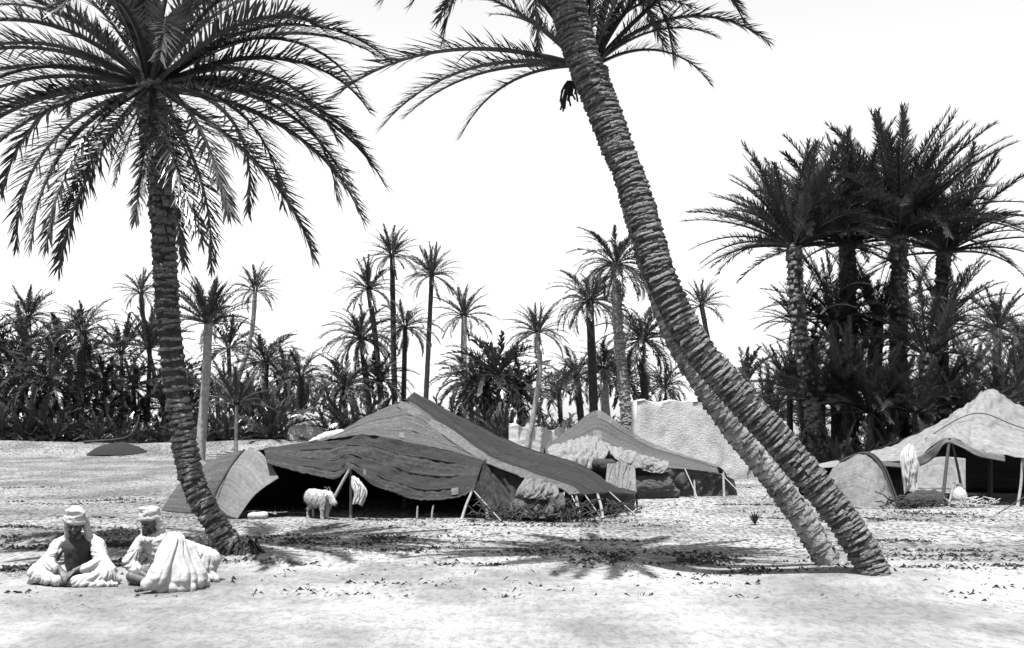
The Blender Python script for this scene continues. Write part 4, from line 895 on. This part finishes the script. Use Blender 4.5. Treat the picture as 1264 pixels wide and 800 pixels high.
goat()
[o for o in bpy.data.objects if o.name == 'goat'][0].rotation_euler = (0, 0, R(58)); bpy.data.objects['goat'].scale = (.88,) * 3

for o in [o for o in bpy.data.objects if o.name.startswith('person')]: o.scale = (.94, .94, .94)
# ------------------------------------------------------------------ belongings
def bundle(name, px, d, prims, mt, label, cat, fold=(.012, 8, 5, 2), dz=0, group=None):
    th = thing(name, G(px, d, dz), label, cat, group)
    o = body(name + '_cloth', prims, th, mt, .014, 4, folds=fold)
    return th
def single(name, loc, prims, mt, label, cat, fold=(.012, 8, 5, 2), voxel=.014):
    class Dummy: pass
    o = body(name, prims, None, mt, voxel, 4, folds=fold); o.location = loc; tag(o, label, cat); return o
# white goods hanging and lying in the large tent
th = thing('hanging_cloth', P(440, 592, 19.4), 'white cloth hanging by its corner from the front pole of the large dark tent', 'cloth')
cloth('sheet', th, [PL((434, 589, 19.42), (436, 588, 19.42), (438, 590, 19.42)), PL((434, 600, 19.36), (443, 597, 19.3), (451, 602, 19.36)), PL((437, 610, 19.34), (444, 609, 19.28), (453, 611, 19.34)), PL((435, 623, 19.36), (441, 622, 19.3), (447, 625, 19.36))], 'white', 40, 40, .03, (4, 4), fold=.035, foldn=6, seed=71, crease=.03)
single('white_bundle', G(318, 19.45), [caps((-.12, 0, .05), (.13, 0, .06), .055, .06), caps((-.1, .05, .06), (.1, .06, .07), .05, .05)], 'white', 'small white folded bundle on the ground by the tent wing', 'bundle')
single('white_blanket', P(408, 541, 21.3), [caps((-.42, .1, -.1), (-.1, .1, .02), .06, .1), caps((-.1, .1, .02), (.18, .1, .08), .1, .09), caps((.18, .1, .06), (.34, .1, .04), .08, .04)], 'white', 'white blanket thrown over the shoulder of the large dark tent', 'blanket')
single('dark_bag', P(745, 573, 24.1), [caps((-.14, 0, 0), (.16, 0, .0), .12, .11), caps((-.05, -.02, -.06), (.1, -.03, -.06), .1, .1)], 'darkcloth', 'dark tied bag among the pale blankets of the small tent', 'bag')
single('grey_sack', G(800, 24.9), [caps((-.25, 0, .28), (.35, 0, .3), .25, .24), caps((.2, 0, .22), (.62, .05, .12), .2, .12), caps((-.3, 0, .1), (.4, 0, .1), .16, .14)], 'tentgrey', 'bulging striped sack leaning at the front of the small tent', 'sack', (.02, 5, 10, 3))
def twig_heap(px, d, w_, h, n, label, seed, mt='brush'):
    rn = random.Random(seed); V, Fc = [], []; base = G(px, d)
    for _ in range(n):
        a = Vector((rn.gauss(0, w_ * .4), rn.gauss(0, .12), abs(rn.gauss(0, h * .35)))); e = a + Vector((rn.uniform(-1, 1) * .3, rn.uniform(-.5, .5) * .25, rn.uniform(-.1, .7) * h))
        e.z = max(e.z, .01); m_ = a.lerp(e, .5) + Vector((rn.uniform(-.04, .04), 0, rn.uniform(0, .05)))
        merge((V, Fc), tube([a, m_, e], lambda t: rn.uniform(.006, .016), 4))
    o = mesh_obj('brush_heap', V, Fc, M[mt]); o.location = base; tag(o, label, 'brush')
twig_heap(640, 19.0, .9, .3, 130, 'heap of dark dry sticks at the skirt of the large tent', 1)
twig_heap(700, 19.0, .8, .35, 110, 'heap of sticks tangled under the guy ropes at the end of the large tent', 2)
twig_heap(755, 20.1, .7, .25, 70, 'thin brush along the end wall of the large tent', 3)
twig_heap(1120, 21.6, .7, .22, 80, 'scatter of firewood before the windbreak of the pale tent', 4)
twig_heap(1196, 21.7, .5, .2, 60, 'pale twigs piled in the mouth of the pale tent', 5, 'rope')
def rag(rows, label, mt, seed, fold=.06):
    t2 = thing('rag', rows[-1][0].copy(), label, 'cloth'); cloth('sheet', t2, rows, mt, 60, 30, .04, (2.5, 2.5), fold=fold, foldn=9, seed=seed, crease=.06)
rag([PL((648, 590, 19.3), (668, 592, 19.25), (688, 600, 19.2)), PL((640, 602, 19.1), (665, 605, 19.0), (690, 610, 19.05)), PL((636, 612, 19.05), (660, 616, 18.95), (684, 618, 19.0))], 'torn pale rag thrown over the corner of the large dark tent', 'tentpale', 61)
rag([PL((640, 612, 19.1), (665, 610, 19.05), (695, 608, 19.1)), PL((628, 626, 18.98), (662, 626, 18.9), (698, 622, 18.95)), PL((632, 638, 18.95), (665, 640, 18.85), (694, 638, 18.9))], 'bunched grey cloth gathered at the foot of the large tent', 'tentgrey', 62, .1)
# pale tent interior
def hang():
    th = thing('hanging_cloth', P(1122, 548, 22.6), 'white cloth hanging from the eave of the pale tent', 'cloth')
    a = PL((1119, 550, 22.3), (1123, 548, 22.3), (1128, 552, 22.3)); b0 = PL((1111, 562, 22.25), (1122, 560, 22.15), (1132, 566, 22.2)); b_ = PL((1113, 584, 22.2), (1122, 586, 22.1), (1136, 580, 22.2)); c = PL((1116, 611, 22.2), (1121, 606, 22.15), (1131, 613, 22.2))
    cloth('sheet', th, [a, b0, b_, c], 'white', 40, 40, .04, fold=.06, foldn=6, seed=51, crease=.05)
hang()
th = thing('bright_gap_screen', G(1163, 27.6), 'canvas screen added behind the open back of the pale tent to brighten the gap', 'screen')  # added sheet, standing in for sunlit ground seen through the gap
cloth('sheet', th, [PL((1136, 570, 27.9), (1162, 564, 27.9), (1196, 566, 27.9)), [G(1126, 27.5), G(1160, 27.4), G(1203, 27.5)]], 'canvas', 24, 14, .03, fold=.02, foldn=5, seed=52)
pole('pole', th, G(1134, 27.8), P(1136, 569, 27.95), .025); pole('pole', th, G(1199, 27.8), P(1196, 565, 27.95), .025)
single('dark_bundle', G(1142, 22.0), [caps((-.3, 0, .12), (.3, .02, .14), .13, .14), caps((-.1, .05, .2), (.2, .05, .22), .12, .1)], 'darkcloth', 'dark rolled bundle lying under the front pole of the pale tent', 'bundle', (.02, 8, 8, 3))
single('dark_bundle', G(1110, 22.9), [caps((-.18, 0, .2), (.16, 0, .2), .2, .17), caps((-.05, 0, .4), (.08, 0, .42), .14, .1)], 'darkcloth', 'dark heap of clothes beneath the hanging white cloth', 'clothes', (.02, 8, 8, 5))
def jar():
    prof = [(.0, 0), (.09, 0), (.15, .1), (.16, .2), (.12, .3), (.06, .36), (.055, .42), (.075, .44), (.06, .44), (.045, .41), (.045, .3)]
    V, Fc = [], []; n = 18
    for r_, z in prof:
        for k in range(n): V.append((r_ * math.cos(6.2832 * k / n), r_ * math.sin(6.2832 * k / n), z))
    for i in range(len(prof) - 1):
        for k in range(n): Fc.append((i * n + k, i * n + (k + 1) % n, (i + 1) * n + (k + 1) % n, (i + 1) * n + k))
    return V, Fc
V, Fc = jar(); o = mesh_obj('clay_jar', V, Fc, M['mud'], smooth=True); o.location = G(1184, 22.1); tag(o, 'small clay jar standing at the open front of the pale tent', 'jar')
# ------------------------------------------------------------------ small plants on the sand
def plant(px, d, h, label, n=26, seed=1):
    rn = random.Random(seed); V, Fc = [], []; b = G(px, d)
    for i in range(n):
        a = rn.uniform(0, 6.28); sp = rn.uniform(.1, .7); e = Vector((math.cos(a) * sp * h, math.sin(a) * sp * h, h * rn.uniform(.5, 1)))
        w_ = Vector((-math.sin(a), math.cos(a), 0)) * .008; m_ = e * .5 + Vector((0, 0, h * .12)); q = len(V)
        V.extend([w_ * -1, w_, m_ + w_ * 1.6, m_ - w_ * 1.6, e]); Fc.extend([(q, q + 1, q + 2, q + 3), (q + 3, q + 2, q + 4)])
    o = mesh_obj('desert_plant', V, Fc, M['frond']); o.location = b; tag(o, label, 'plant', None)
plant(932, 23.2 * .79, .28, 'small spiky plant growing in the sand near the leaning trunks', 34, 4)
